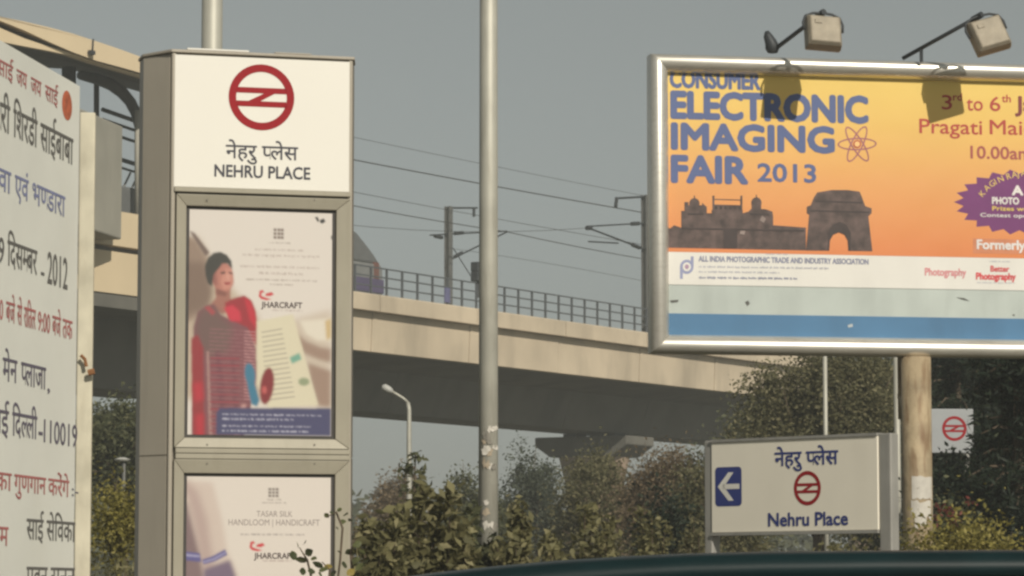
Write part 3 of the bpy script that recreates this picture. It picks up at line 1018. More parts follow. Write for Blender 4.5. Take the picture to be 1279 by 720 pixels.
def swoosh(cx, cy, s, parent, off):
    pr([[(cx - 10 * s, cy + 2 * s), (cx - 9 * s, cy - 5 * s), (cx - 5 * s, cy - 6.5 * s), (cx - 3 * s, cy - 3 * s), (cx - 6 * s, cy - 3 * s), (cx - 7 * s, cy + 1 * s), (cx - 2 * s, cy + 3 * s), (cx + 6 * s, cy + 5 * s), (cx, cy + 6.5 * s), (cx - 7 * s, cy + 5 * s)],
        [(cx - 1 * s, cy - 2 * s), (cx + 6 * s, cy - 4 * s), (cx + 9 * s, cy - 1 * s), (cx + 4 * s, cy + 1.5 * s), (cx - 2 * s, cy + 1 * s)]], (206, 56, 64), off, parent, 'swoosh')
swoosh(333, 369, 1.0, po, .0012)
word('JHARCRAFT', T, 327, 378, 377.5, 384.5, ink(92, 80, 78), po, -.0175, bold=.035)
pr(dashes(340, 378, (386.8,), 1.2, 3, 6), (150, 120, 118), .0012, name='small_print')
pr([[(392, 270), (396, 269), (398, 274), (396, 276), (394, 272)], [(399, 273), (404, 271), (406, 275), (402, 277.5), (399, 276.5)], [(413, 293), (415, 292), (415, 297), (413.4, 297)]], (34, 32, 32), .0014, name='pen_mark')

print_grid(po, 236, 415, 264, 544, (226, 218, 210))
# poster two: folded silk cloth
pr([[(236, 602), (268, 604), (280, 650), (287, 690), (300, 720), (312, 760), (320, 876), (236, 876)]], (212, 196, 186), .0008, po2, 'silk_cloth', 3.0)
pr([[(236, 602), (250, 615), (262, 650), (268, 690), (276, 740), (262, 740), (252, 690), (242, 640), (236, 615)]], (188, 166, 160), .0012, po2, 'silk_fold', 4.0)
pr([[(236, 628), (243, 655), (252, 690), (258, 720), (260, 876), (236, 876)]], (134, 112, 114), .0016, po2, 'silk_shadow_cloth', 2.5)
pr([[(236, 690), (253, 692), (255, 703), (236, 701)], [(256, 700), (268, 696), (284, 687), (287, 694), (272, 702), (258, 706)]], (96, 92, 148), .0020, po2, 'silk_stripe', .9)
pr([[(236, 693), (253, 695), (253.4, 697), (236, 695.5)], [(257, 702.5), (270, 698.5), (285, 690), (285.5, 691.5), (271, 700), (257.5, 704)]], (176, 172, 206), .0024, po2, 'silk_stripe', .9)
pr([[(258, 712), (290, 700), (296, 716), (304, 745), (306, 876), (262, 876)]], (122, 106, 128), .0018, po2, 'silk_pallu', 2.2)
pr([[(337 + i * 4.4, 610 + j * 4.2), (340.4 + i * 4.4, 610 + j * 4.2), (340.4 + i * 4.4, 613.2 + j * 4.2), (337 + i * 4.4, 613.2 + j * 4.2)] for i in range(3) for j in range(3)], (120, 110, 104), .0010, po2, 'emblem')
pr(dashes(335, 352, (624,), 1.3, 3, 6) + dashes(329, 358, (628,), 1.3, 3, 6), (150, 138, 132), .0010, po2, 'small_print')
GT = ink(150, 138, 134)
word('TASAR SILK', T, 321, 366, 638.5, 645.5, GT, po2, -.0175)
word('HANDLOOM | HANDICRAFT', T, 286, 400, 649, 656.5, GT, po2, -.0175)
pr(dashes(303, 383, (667.5,), 1.6, 4, 12), (150, 140, 138), .0012, po2, 'small_print')
swoosh(324, 683, 1.0, po2, .0012)
word('JHARCRAFT', T, 318, 369, 691, 698, ink(92, 80, 78), po2, -.0175, bold=.035)
pr(dashes(330, 366, (700.5,), 1.2, 3, 6), (150, 120, 118), .0012, po2, 'small_print')

print_grid(po2, 236, 415, 596, 877, (226, 217, 208))
# ------------------------------------------------------------------ left banner
Bn = Plane(96, 20.0, 90 - 7.8)
CANV = mat('banner_cloth', (.76, .765, .70), .8, var=.05, scale=1.2, streak=.12, streak_col=(.58, .55, .44), bump=.08)
bt = Bn.uv(96, 106)[1]
ban = empty('event_banner', Bn.pt(-1.5, .12, 0), 'white cloth banner with Hindi lettering on a wooden frame at left edge', 'banner')
bo = Bn.uv(96, 400)[0]
cl = MB().pbox(Bn, bo - 3.6, bo, .45, bt, -.015, 0).build('cloth', CANV, ban)
WOOD = mat('pale_wood', (.58, .54, .42), .8, var=.15, scale=5, streak=.4, streak_col=(.30, .26, .18))
for u in (bo - 3.5, bo - 1.75):
    MB().pbox(Bn, u - .04, u + .04, .0, bt - .02, -.10, -.017).build('post', WOOD, ban)
pe = Bn.pt(bo, 0, -.017)
ep = Plane(105.5, 20.15, 5)
a, b = ep.uv(96.5, 400)[0], ep.uv(116, 400)[0]
bp = MB().pbox(ep, a, b, .0, bt - .13, -.1, 0).build('end_post', WOOD, ban, bevel=.008)
for v in (.6, bt - .3):
    MB().pbox(Bn, bo - 3.55, bo - .05, v - .03, v + .03, -.15, -.102).build('batten', WOOD, ban)
MB().tube([at(101, 444, 20.1), at(106, 449, 20.1), at(108, 458, 20.1)], .012, 6).build('tie', mat('rust', (.22, .10, .04), .8, var=.3), ban)
MB().tube([at(110, 466, 20.1), at(118, 464, 20.1)], .02, 6).build('tie', MATS['rust'], ban)
C_RED = mat('banner_red', (.45, .15, .14), .8, var=.12, scale=8)
C_BLU = mat('banner_blue', (.22, .24, .40), .8, var=.12, scale=8)
C_BLK = mat('banner_black', (.135, .13, .12), .8, var=.15, scale=8)
C_PUR = mat('banner_ink', (.13, .115, .155), .8, var=.15, scale=8)

def bw(s, L, R, pxr, yh, yb, m, bold=.012):
    word(s, Bn, L, R, yh, yb, m, cl, .0015, bold=bold, pxref=pxr)
for s, L, R in (('साई', -4, 15.5), ('जय', 20, 33), ('जय', 38, 51), ('साई', 56, 72)):
    bw(s, L, R, 72, 115, 133, C_RED)
for s, L, R in (('^शरी', -7, 11.5), ('िशरडी', 16, 46), ('साईबाबा', 50, 91)):
    bw(s, L, R, 90, 174, 206, C_BLK)
for s, L, R in (('सेवा', -16, 13), ('एवं', 18, 35), ('भ^णडारा', 40, 81)):
    bw(s, L, R, 80, 246, 271, C_BLU)
for s, L, R in (('19', -8, 4.5), ('िदस^मबर', 9, 46)):
    bw(s, L, R, 46, 314, 344, C_BLK)
bw('-', 51, 55, 53, 326, 350, C_BLK)
bw('2012', 59, 84, 84, 324, 362, C_BLK)
for s, L, R in (('4:00', -14, 3), ('बजे', 7, 18), ('से', 21, 27), ('राित^तर', 29.5, 44), ('9:00', 47, 62), ('बजे', 65, 75.5), ('तक', 78, 90)):
    bw(s, L, R, 90, 402, 425, C_RED)
for s, L, R in (('मेन', 3, 21), ('^पलाजा', 26, 57)):
    bw(s, L, R, 57, 460, 487, C_PUR)
bw(',', 59, 62, 60, 470, 489, C_PUR)
for s, L, R in (('नई', -9, 10.5), ('िद^लली', 15, 46)):
    bw(s, L, R, 46, 521, 549, C_PUR)
bw('-', 48, 53, 50, 524, 550, C_PUR)
bw('110019', 54.5, 96, 96, 532, 559, C_PUR)
for s, L, R in (('का', -6, 14), ('गुणगान', 17.5, 57), ('करेंगे', 60, 86)):
    bw(s, L, R, 85, 601, 621, C_RED)
bw(':-', 89.5, 97.5, 93, 606, 620, C_PUR)
for s, L, R in (('साई', 33, 54), ('सेिवका', 58, 93.5)):
    bw(s, L, R, 93, 653, 677, C_BLK)
bw('जम', -14, 10, 10, 659, 682, C_RED)
for s, L, R in (('पवन', 33, 59), ('सूनन', 63, 93)):
    bw(s, L, R, 93, 710, 734, C_BLK)
cu, cv = Bn.uv(83.5, 132)
MB().poly([Bn.pt(cu + (Bn.uv(90, 132)[0] - Bn.uv(77.5, 132)[0]) / 2 * math.cos(a_ * math.pi / 12), cv + .092 * math.sin(a_ * math.pi / 12), .002) for a_ in range(24)]).build('round_emblem', mat('emblem_orange', (.50, .12, .05), .7, var=.35, scale=14), cl, recalc=False)

# ------------------------------------------------------------------ billboard
K = Plane(1045, 32.0, 10)
ku0, kv1 = K.uv(812, 68)[0], K.uv(812, 67)[1]
kv0 = K.uv(816, 441)[1]
ku1 = ku0 + 6.1
bbm = K.uv(1146, 440)[0]
bb = empty('billboard', K.pt(bbm, 0, -.1), 'large metal framed billboard with orange electronics fair poster on rusty pole', 'billboard')
STEEL_B = mat('billboard_steel', (.70, .67, .60), .34, metal=.65, var=.08, scale=2.5, streak=.3, streak_col=(.40, .36, .28), stretch=(.6, 6, 6))
FR = .185
prof = [(0, -.16)] + [(.0925 * (1 - math.cos(math.pi * q / 12)), -.03 + .105 * math.sin(math.pi * q / 12)) for q in range(13)] + [(.185, -.16)]   # (inwards, off)

def bar(c0, c1, inward, name='frame_bar'):
    """mitred bar with a rounded section from corner c0 to c1 (u,v)"""
    mb = MB()
    d = Vector((c1[0] - c0[0], c1[1] - c0[1])).normalized()
    n = len(prof)
    for c, s in ((c0, 1), (c1, -1)):
        for w, o_ in prof:
            mb.v.append(K.pt(c[0] + inward[0] * w + d.x * s * w, c[1] + inward[1] * w + d.y * s * w, o_))
    for i in range(n - 1):
        mb.f.append([i, i + 1, n + i + 1, n + i])
    mb.f.append(list(range(n))); mb.f.append(list(range(2 * n - 1, n - 1, -1)))
    mb.f.append([0, n, 2 * n - 1, n - 1])
    return mb.build(name, STEEL_B, bb, smooth=False)
for o in (bar((ku0, kv1), (ku1, kv1), (0, -1)), bar((ku0, kv0), (ku1, kv0), (0, 1)), bar((ku0, kv0), (ku0, kv1), (1, 0)), bar((ku1, kv0), (ku1, kv1), (-1, 0))):
    bv = o.modifiers.new('b', 'BEVEL'); bv.width = .006; bv.segments = 2; bv.limit_method = 'ANGLE'; bv.angle_limit = .5
    for p in o.data.polygons: p.use_smooth = True
    es = o.modifiers.new('e', 'EDGE_SPLIT'); es.split_angle = math.radians(50)
iu0, iu1, iv0, iv1 = ku0 + FR - .02, ku1 - FR + .02, kv0 + FR - .02, kv1 - FR + .02
MB().pbox(K, iu0, iu1, iv0, iv1, -.15, -.05).build('back_board', mat('board_green', (.47, .52, .49), .6, var=.07, scale=2, streak=.2), bb)
BO = -.05
# orange vinyl, gradient printed
vin = bpy.data.materials.new('vinyl_gradient'); vin.use_nodes = True
n_, l_ = vin.node_tree.nodes, vin.node_tree.links
tcv = n_.new('ShaderNodeTexCoord'); sx = n_.new('ShaderNodeSeparateXYZ'); mr = n_.new('ShaderNodeMapRange'); rp = n_.new('ShaderNodeValToRGB')
l_.new(tcv.outputs['Object'], sx.inputs[0]); l_.new(sx.outputs['Z'], mr.inputs[0])
v_bot, v_top = K.uv(832, 314)[1], iv1
mr.inputs[1].default_value, mr.inputs[2].default_value = v_bot, v_top
l_.new(mr.outputs[0], rp.inputs[0])
cr = rp.color_ramp
cr.elements[0].color = (.74, .23, .065, 1); cr.elements[1].color = (.84, .60, .135, 1)
e = cr.elements.new(.42); e.color = (.79, .375, .11, 1)
e = cr.elements.new(.75); e.color = (.83, .53, .125, 1)
nzv = n_.new('ShaderNodeTexNoise'); nzv.inputs['Scale'].default_value = 1.1; l_.new(tcv.outputs['Object'], nzv.inputs[0])
mxv = n_.new('ShaderNodeMix'); mxv.data_type = 'RGBA'; mxv.blend_type = 'MULTIPLY'; mxv.inputs[0].default_value = .12
l_.new(rp.outputs[0], mxv.inputs[6]); l_.new(nzv.outputs['Fac'], mxv.inputs[7]); l_.new(mxv.outputs[2], n_['Principled BSDF'].inputs['Base Color'])
bpv = n_.new('ShaderNodeBump'); bpv.inputs['Strength'].default_value = .35; bpv.inputs['Distance'].default_value = .03
nz2 = n_.new('ShaderNodeTexNoise'); nz2.inputs['Scale'].default_value = 1.6; nz2.inputs['Detail'].default_value = 2; l_.new(tcv.outputs['Object'], nz2.inputs[0])
l_.new(nz2.outputs['Fac'], bpv.inputs['Height']); l_.new(bpv.outputs[0], n_['Principled BSDF'].inputs['Normal'])
n_['Principled BSDF'].inputs['Roughness'].default_value = .5
vb = MB().pbox(K, iu0 + .0, iu1, v_bot, iv1, BO + .001, BO + .008).build('vinyl_poster', vin, bb)
w0, w1 = K.uv(832, 355)[1], v_bot - .001
ws = MB().pbox(K, iu0, iu1, w0, w1, BO + .001, BO + .007).build('white_strip', mat('vinyl_white', (.74, .72, .67), .5, var=.03, scale=2, streak=.1), bb)
b0, b1 = iv0 - .0, K.uv(832, 391)[1]
bs = MB().pbox(K, iu0, iu1, b0, b1, BO + .001, BO + .006).build('blue_strip', mat('vinyl_blue', (.065, .18, .33), .5, var=.09, scale=1.5, streak=.2), bb)
BL = mat('vinyl_letter_blue', (.085, .12, .27), .5, var=.04)
KO = BO + .0095
def kw(s, L, R, yt, yb, m, bold=.0, parent=vb, off=KO):
    return word(s, K, L, R, yt, yb, m, parent, off, bold)
kw('CONSUMER', 838.5, 950, 89, 109.5, BL, .06)
kw('ELECTRONIC', 840.5, 1084, 118, 149, BL, .074)
kw('IMAGING', 841, 1042, 157, 187, BL, .074)
kw('FAIR', 841, 934, 196, 227, BL, .074)
kw('2013', 948, 1020, 205, 226.5, BL, .04)
BR = mat('vinyl_letter_red', (.44, .05, .035), .5, var=.04)
BD = mat('vinyl_letter_maroon', (.38, .085, .07), .5, var=.04)
kw('3', 1178, 1190.5, 118.5, 136, BR, .015); kw('rd', 1192, 1203, 116, 125, BR, .03); kw('to', 1209, 1229, 120, 137.5, BR, .015)
kw('6', 1238, 1251, 120.5, 138, BR, .015); kw('th', 1253, 1264, 118, 127, BR, .03); kw('January', 1270, 1362, 121.5, 139.5, mat('vinyl_letter_dark', (.20, .03, .03), .5), .05)
kw('Pragati', 1150, 1228, 149, 166.5, BR, .015); kw('Maidan', 1238, 1322, 150.5, 168, BR, .015)
kw('10.00am', 1214, 1290, 183, 198, BD, .03)
for i in range(6):      # cropped words hidden under the top frame
    pass
# star-like atom mark
mb = MB()
for k in range(3):
    a = math.pi * k / 3 + .05
    cu, cv = K.uv(1072, 179.5)
    nseg = 30
    for i in range(nseg):
        q = []
        for j, rs in ((i, 1), (i + 1, 1), (i + 1, .86), (i, .86)):
            t_ = 2 * math.pi * j / nseg
            x, y = .205 * math.cos(t_) - (0 if rs == 1 else .016 * math.cos(t_)), .065 * math.sin(t_) - (0 if rs == 1 else .016 * math.sin(t_))
            q.append(K.pt(cu + x * math.cos(a) - y * math.sin(a), cv + x * math.sin(a) + y * math.cos(a), KO + .0004 * k))
        mb.poly(q)
mb.build('atom_mark', mat('atom_ink', (.36, .12, .14), .5), vb, recalc=False)
flat(K, [ell(1072, 179.5, 5, 5)], BR, vb, KO + .002, 'atom_core')
flat(K, [ell(1072, 179.5, 3.4, 3.4)], mat('atom_yellow', (.8, .5, .2), .5), vb, KO + .003, 'atom_core')
# monument silhouettes
SIL = mat('monument_brown', (.088, .058, .052), .5, var=.55, scale=9)
SIL2 = mat('monument_dark', (.042, .028, .027), .5, var=.25, scale=5)
fort = [[(832, 283), (838, 285), (843, 281), (852, 284), (852, 263), (856, 263), (856, 252), (861, 252), (861, 256), (878, 256), (878, 253), (884, 258), (884, 266), (890, 266), (890, 262), (929, 262), (929, 266), (936, 264), (940, 260), (958, 261), (966, 264), (967, 270), (967, 281), (1008, 284), (1008, 312.5), (832, 309)]]
flat(K, fort, SIL, vb, KO, 'fort_silhouette')
flat(K, [ell(868.5, 254, 6.5, 7), ell(946, 253, 6.5, 7), [(863, 254), (874, 254), (874, 263), (863, 263)], [(940, 253), (952, 253), (952, 262), (940, 262)], [(867.8, 244), (869.2, 244), (869.2, 249), (867.8, 249)], [(945.3, 243), (946.7, 243), (946.7, 248), (945.3, 248)],
         [(891, 244), (893.5, 244), (893.5, 264), (891, 264)], [(926, 244), (928.5, 244), (928.5, 265), (926, 265)], [(892, 255), (928, 256), (928, 263), (892, 263)], [(892, 248), (928, 249), (928, 250.2), (892, 249.2)]], SIL, vb, KO + .0004, 'fort_silhouette')
flat(K, [[(894 + i * 6, 257), (897 + i * 6, 257), (897 + i * 6, 261), (894 + i * 6, 261)] for i in range(6)] + [[(860, 266), (880, 266), (880, 268), (860, 268)], [(938, 266), (962, 267), (962, 269), (938, 268)], [(853, 284), (1006, 287), (1006, 289), (853, 286)], [(905, 285), (922, 285), (922, 310), (905, 310)]], SIL2, vb, KO + .003, 'fort_detail')
flat(K, [[(953, 269), (958, 273), (955, 278), (950, 275)], [(926, 288), (932, 288), (931, 293), (925, 292)]], mat('monument_pale', (.27, .21, .19), .5), vb, KO + .004, 'fort_detail')['kind'] = 'stuff'
arch = [(1008, 312.5), (1012, 268), (1009, 266), (1009, 258), (1014, 256), (1018, 246), (1022, 240), (1040, 237), (1060, 237), (1075, 239), (1078, 246), (1082, 257), (1090, 260), (1090, 266), (1086, 270), (1091, 313.5), (1061, 313), (1060, 300), (1056, 293), (1049, 290), (1042, 293), (1038, 300), (1037, 312.8)]
flat(K, [arch], SIL, vb, KO + .002, 'arch_silhouette')
flat(K, [[(1013, 262), (1087, 264), (1087, 266), (1013, 264)], [(1020, 250), (1079, 252), (1079, 254), (1020, 252)], [(1035, 312.8), (1036, 290), (1042, 280), (1050, 277), (1058, 280), (1064, 290), (1064, 313), (1061, 313), (1060, 300), (1056, 293), (1049, 290), (1042, 293), (1038, 300), (1037, 312.8)]], SIL2, vb, KO + .003, 'arch_detail')
# purple burst
PUR = mat('burst_purple', (.165, .03, .15), .5, var=.06)
burst = []
nb_ = 44
for i in range(nb_):
    a = 2 * math.pi * i / nb_
    s = 1.0 if i % 2 == 0 else .86
    burst.append((1275 + 82 * s * math.cos(a), 252 + 41 * s * math.sin(a)))
flat(K, [burst], PUR, vb, KO, 'burst')
YL = mat('burst_yellow', (.75, .55, .14), .5)
WH = mat('burst_white', (.74, .7, .68), .5)
import itertools
def curved(s, pts, h, m):
    """letters along a bent baseline"""
    for ch, (x, y, rot) in zip(s, pts):
        v, f = glyphs(ch)
        mb = MB()
        cu, cv = K.uv(x, y)
        sc = h / .7
        x0 = v[:, 0].min()
        for a, b in v:
            X, Y = (a - x0) * sc, b * sc
            mb.v.append(K.pt(cu + X * math.cos(rot) - Y * math.sin(rot), cv + X * math.sin(rot) + Y * math.cos(rot), KO + .002))
        mb.f = [list(q) for q in f]
        mb.build('curved_letter', m, vb, recalc=False)
curved('KAGINRAJA', [(1229, 246, .85), (1234, 239.5, .75), (1240, 234, .62), (1246, 230, .5), (1250, 228, .45), (1260, 224, .32), (1266, 222, .25), (1272, 220.5, .18), (1277, 219.5, .1)], .062, YL)
kw('A', 1266, 1279, 232, 243, WH, .08, off=KO + .002)
kw('PHOTO', 1241, 1274, 246.5, 254.5, WH, .07, off=KO + .002)
kw('Prizes worth', 1241, 1300, 258, 263, YL, .05, off=KO + .002)
kw('Contest open', 1226, 1290, 266.5, 271, WH, .04, off=KO + .002)
flat(K, [[(1217, 297.5), (1330, 300), (1330, 318), (1217, 316)]], mat('formerly_box', (.60, .225, .11), .5), vb, KO, 'caption_box')
kw('Formerly known', 1222, 1330, 300.5, 311.5, WH, .06, off=KO + .002)
# white strip print
GP = mat('strip_ink', (.23, .24, .34), .5); GP2 = mat('strip_ink_pale', (.45, .45, .50), .5); PK = mat('strip_pink', (.66, .24, .26), .5); RD = mat('strip_red', (.62, .07, .08), .5)
SO = BO + .0085
word('ALL INDIA PHOTOGRAPHIC TRADE AND INDUSTRY ASSOCIATION', K, 874, 1086, 321.5, 328, GP, ws, SO, .05)
def kd(x0, x1, y, h, m, a=3, b=8):
    flat(K, [[(x, yy + (x - x0) * .012) for x, yy in q] for q in dashes(x0, x1, (y,), h, a, b)], m, ws, SO, 'small_print')['kind'] = 'stuff'
kd(874, 1036, 331.5, 2.2, GP2); kd(874, 975, 338, 2.0, GP2); kd(874, 996, 345, 2.4, GP); kd(958, 985, 316.2, 1.3, GP2)
flat(K, [ell(859, 333, 8.5, 9), [(850.5, 333), (854, 333), (854, 348), (850.5, 348)], [(864, 320), (867.5, 320), (867.5, 333), (864, 333)]], mat('mark_blue', (.27, .29, .45), .5), ws, SO, 'round_mark')
flat(K, [ell(859, 333, 5.2, 5.6)], mat('vinyl_white'  , (.74, .72, .67)), ws, SO + .002, 'round_mark')
flat(K, [ell(859, 333, 2.6, 3)], mat('mark_violet', (.38, .25, .36), .5), ws, SO + .003, 'round_mark')
word('Photography', K, 1157, 1208, 335, 344, PK, ws, SO, .04)
word('Better', K, 1239, 1262, 332, 339, RD, ws, SO, .05)
word('Photography', K, 1221, 1270, 341, 349, RD, ws, SO, .07)
kd(1222, 1269, 352, 1.4, GP2); kd(1237, 1265, 325.5, 1.2, GP2, 2, 5)
# marks on the pale strip
flat(K, [[(932, 377), (936, 375), (938, 379), (935, 382)], [(1196, 371), (1206, 372), (1213, 376), (1204, 374)], [(1266, 393), (1269, 392), (1269, 395)], [(838, 375), (849, 374), (848, 377), (840, 378)]], mat('scuff', (.12, .12, .11), .9), bb, BO + .004, 'scuff')
flat(K, [[(1060, 406), (1066, 404), (1067, 408), (1061, 409)]], mat('scuff_pale', (.5, .55, .58), .9), bb, BO + .009, 'scuff')
# pole
RUST = mat('rusty_pole', (.38, .30, .19), .65, metal=.1, var=.25, scale=4, streak=.95, streak_col=(.15, .075, .03), stretch=(1.6, 1.6, .35), bump=.3)
pc = K.pt(bbm, 0, -.06)
k = pc.y / F_PX
prad = 18.7 * k
MB().tube([pc - Z * .1, pc + Z * 2, pc + Z * (kv0 - .004)], prad, 28).build('pole', RUST, bb, smooth=True)
for v in (kv0 + .35, (kv0 + kv1) / 2, kv1 - .4):
    MB().pbox(K, ku0 + .1, ku1 - .1, v - .05, v + .05, -.26, -.162).build('back_beam', STEEL_D, bb)
MB().tube([pc + K.n * -.3 + Z * 3.0, pc + K.n * -.3 + Z * (kv1 - .2)], .1, 16).build('back_post', RUST, bb, smooth=True)
MB().tube([pc + Z * 2.98, pc + K.n * -.33 + Z * 3.25], .1, 12).build('pole_joint', RUST, bb, smooth=True)
# papers pasted round the pole
def wrap(xa, xb, ya, yb, m, jag, seed, name='pasted_paper'):
    rg = random.Random(seed)
    mb = MB()
    n = 8
    top, bot = [], []
    for i in range(n + 1):
        x = xa + (xb - xa) * i / n
        dx = (x - 1146) * k
        dx = max(-prad * .985, min(prad * .985, dx))
        yoff = -math.sqrt(prad ** 2 - dx ** 2) - .003
        zt = at(x, ya + rg.uniform(-jag, jag), pc.y).z
        zb_ = at(x, yb + rg.uniform(-jag, jag) * (1 + 2 * abs(i - n / 2) / n), pc.y).z
        top.append(Vector((pc.x + dx, pc.y + yoff, zt))); bot.append(Vector((pc.x + dx, pc.y + yoff, zb_)))
    for i in range(n):
        mb.poly([top[i], top[i + 1], bot[i + 1], bot[i]])
    return mb.build(name, m, bb)
wrap(1137, 1163, 596, 624, PAPER, 1.0, 3)
wrap(1136, 1164, 627, 648, PAPER, 2.5, 4)
wrap(1140, 1155, 646, 657, PAPER, 3.0, 5)
# floodlights
FLD = mat('flood_housing', (.31, .27, .205), .55, metal=.1, var=.15, scale=9, streak=.4, streak_col=(.24, .20, .14), stretch=(3, 3, 1))
def flood(cx, cy, off, tilt, w, h, a0, a1, label, strut=None, blob=None):
    cu, cv = K.uv(cx, cy, off)
    c = K.pt(cu, cv, off)
    t = empty('floodlight', c, label, 'floodlight', 'floodlights over the billboard')
    kk = c.y / F_PX
    R_ = (K.r * math.cos(tilt) + Z * math.sin(tilt)); U_ = (Z * math.cos(tilt) - K.r * math.sin(tilt))
    # housing leans: its face looks down at the board
    Nn = (K.n * math.cos(.35) + U_ * math.sin(.35)).normalized()
    U2 = (U_ - Nn * U_.dot(Nn)).normalized()
    W, H, D = w * kk / 2, h * kk / 2, .085
    mb = MB()
    for s, d in ((1.0, -D), (1.03, -D * .4), (.97, D * .5), (.84, D)):
        for x, y in ((-1, -1), (1, -1), (1, 1), (-1, 1)):
            mb.v.append(c + R_ * x * W * s + U2 * y * H * s + Nn * d)
    for i in range(3):
        for j in range(4):
            j2 = (j + 1) % 4
            mb.f.append([i * 4 + j, i * 4 + j2, i * 4 + 4 + j2, i * 4 + 4 + j])
    mb.f.append([3, 2, 1, 0]); mb.f.append([12, 13, 14, 15])
    mb.build('housing', FLD, t, bevel=.012)
    MB().box(c - Nn * (D + .006), R_ * W * .9, U2 * H * .9, Nn * .005).build('lens', mat('flood_glass', (.35, .36, .36), .15, spec=.6), t)
    MB().box(c + Nn * (D + .004) + U2 * H * .45 - R_ * W * .4, R_ * .035, U2 * .022, Nn * .006).build('junction_box', FLD, t, bevel=.003)
    yk = [c + R_ * (W + .02) * s + U2 * (H * v) + Nn * .0 for s, v in ((-1, .1), (-1.04, .6), (-.9, 1.05), (-.5, 1.28), (0, 1.33), (.5, 1.28), (.9, 1.05), (1.04, .6), (1, .1))]
    MB().tube(yk, .013, 6).build('yoke', STEEL_D, t, smooth=True)
    p0 = K.pt(*K.uv(*a0, -.08), -.08)
    p1 = c + U2 * H * 1.33
    MB().tube([p0, p0.lerp(p1, .5), p1], .022, 8).build('arm', STEEL_D, t, smooth=True)
    MB().tube([p1 - (p1 - p0).normalized() * .09, p1 + (p1 - p0).normalized() * .03], .034, 8).build('arm_clamp', STEEL_D, t)
    if strut:
        f = strut
        q = p0.lerp(p1, f)
        MB().tube([q, Vector((q.x, q.y, kv1 - .03))], .018, 6).build('strut', STEEL_D, t)
    if blob:
        bx, by = blob
        q = K.pt(*K.uv(bx, by, -.06), -.06)
        mb = MB()
        mb.tube([q - Z * .10, q - Z * .05, q + Z * .01 - K.r * .02, q + Z * .075 - K.r * .05, q + Z * .12 - K.r * .06], [.05, .075, .06, .045, .02], 8)
        mb.build('mounting_bracket', STEEL_D, t, smooth=True)
flood(1028.5, 41, .80, -.055, 45, 43, (966, 63), None, 'floodlight hanging nearly upright on short arm with dark bracket', blob=(965, 54))
flood(1235, 44, .78, .30, 45, 44, (1128, 73), None, 'floodlight tilted outward on long slanted arm at right', strut=.24)

# ------------------------------------------------------------------ direction sign
S = Plane(992, 26.7, -44)
su0, su1 = S.uv(888.5, 610)[0], S.uv(1096.5, 610)[0]
sv0, sv1 = S.uv(992, 664)[1], S.uv(992, 549)[1]
ds = empty('direction_sign', S.pt((su0 + su1) / 2, 0, -.05), 'cream station direction sign with blue arrow box on two grey posts', 'sign')
SGN = mat('sign_cream', (.84, .79, .67), .45, var=.03, scale=2, streak=.1, streak_col=(.55, .5, .4))
pn = MB().pbox(S, su0, su1, sv0, sv1, -.09, 0).build('panel', SGN, ds, bevel=.006)
SPO = mat('sign_post', (.36, .35, .32), .5, metal=.3, var=.1, scale=3, streak=.25, stretch=(3, 3, .4))
MB().pbox(S, su0 - .09, su0 - .003, 0, sv1 + .02, -.12, -.01).build('post', SPO, ds, bevel=.012)
MB().pbox(S, su1 + .003, su1 + .125, 0, sv1 + .02, -.12, -.01).build('post', SPO, ds, bevel=.012)
MB().pbox(S, su0, su1, sv1 + .001, sv1 + .025, -.10, .012).build('top_trim', SPO, ds)
MB().pbox(S, su0, su1, sv0 - .025, sv0 - .001, -.10, .012).build('bottom_trim', SPO, ds)
au0, au1 = S.uv(893.5, 608)[0], S.uv(926.5, 608)[0]
av0, av1 = S.uv(910, 632.5)[1], S.uv(910, 583.5)[1]
mb = MB()
rc = .035
pts = []
for (cx, cy, a0) in ((au1 - rc, av1 - rc, 0), (au0 + rc, av1 - rc, 90), (au0 + rc, av0 + rc, 180), (au1 - rc, av0 + rc, 270)):
    for i in range(5):
        a = math.radians(a0 + i * 22.5)
        pts.append(S.pt(cx + rc * math.cos(a), cy + rc * math.sin(a), .002))
ab = mb.poly(pts).build('arrow_box', NAVY, pn, recalc=False)
aw, ah = au1 - au0, av1 - av0
A = lambda x, y: S.pt(au0 + aw * x, av0 + ah * y, .0035)
mb = MB()
mb.poly([A(.30, .565), A(.92, .565), A(.92, .435), A(.30, .435)])
mb.poly([A(.10, .5), A(.50, .86), A(.70, .86), A(.34, .5)])
mb.poly([A(.10, .5), A(.34, .5), A(.70, .14), A(.50, .14)])
mb.build('arrow', mat('arrow_white', (.72, .7, .64), .5), pn, recalc=False)
word('नेहरु ^पलेस', S, 968, 1047, 564.5, 581, NAVY, pn, .002, bold=.03)
roundel(S, 1008.5, 610, .143, RED, pn, .002)
word('Nehru Place', S, 960, 1059, 640.5, 656.5, NAVY, pn, .002, bold=.04)

# ------------------------------------------------------------------ far metro sign behind the billboard pole
Q = Plane(1190, 46.0, 4)
fs = empty('metro_sign', Q.pt(0, 0, -.1), 'white sign with red roundel half hidden by the dark tree', 'sign')
qu0, qu1 = Q.uv(1150, 540)[0], Q.uv(1216, 540)[0]
qv0, qv1 = Q.uv(1190, 566)[1], Q.uv(1190, 511)[1]
qp = MB().pbox(Q, qu0, qu1, qv0, qv1, -.12, 0).build('panel', mat('far_sign_white', (.34, .355, .365), .5, var=.04), fs, bevel=.01)
roundel(Q, 1192, 535.5, .178, RED, qp, .003)
for u in (qu0 + .1, qu1 - .1):
    MB().pbox(Q, u - .04, u + .04, 0, qv0 + .01, -.1, -.02).build('post', SPO, fs)

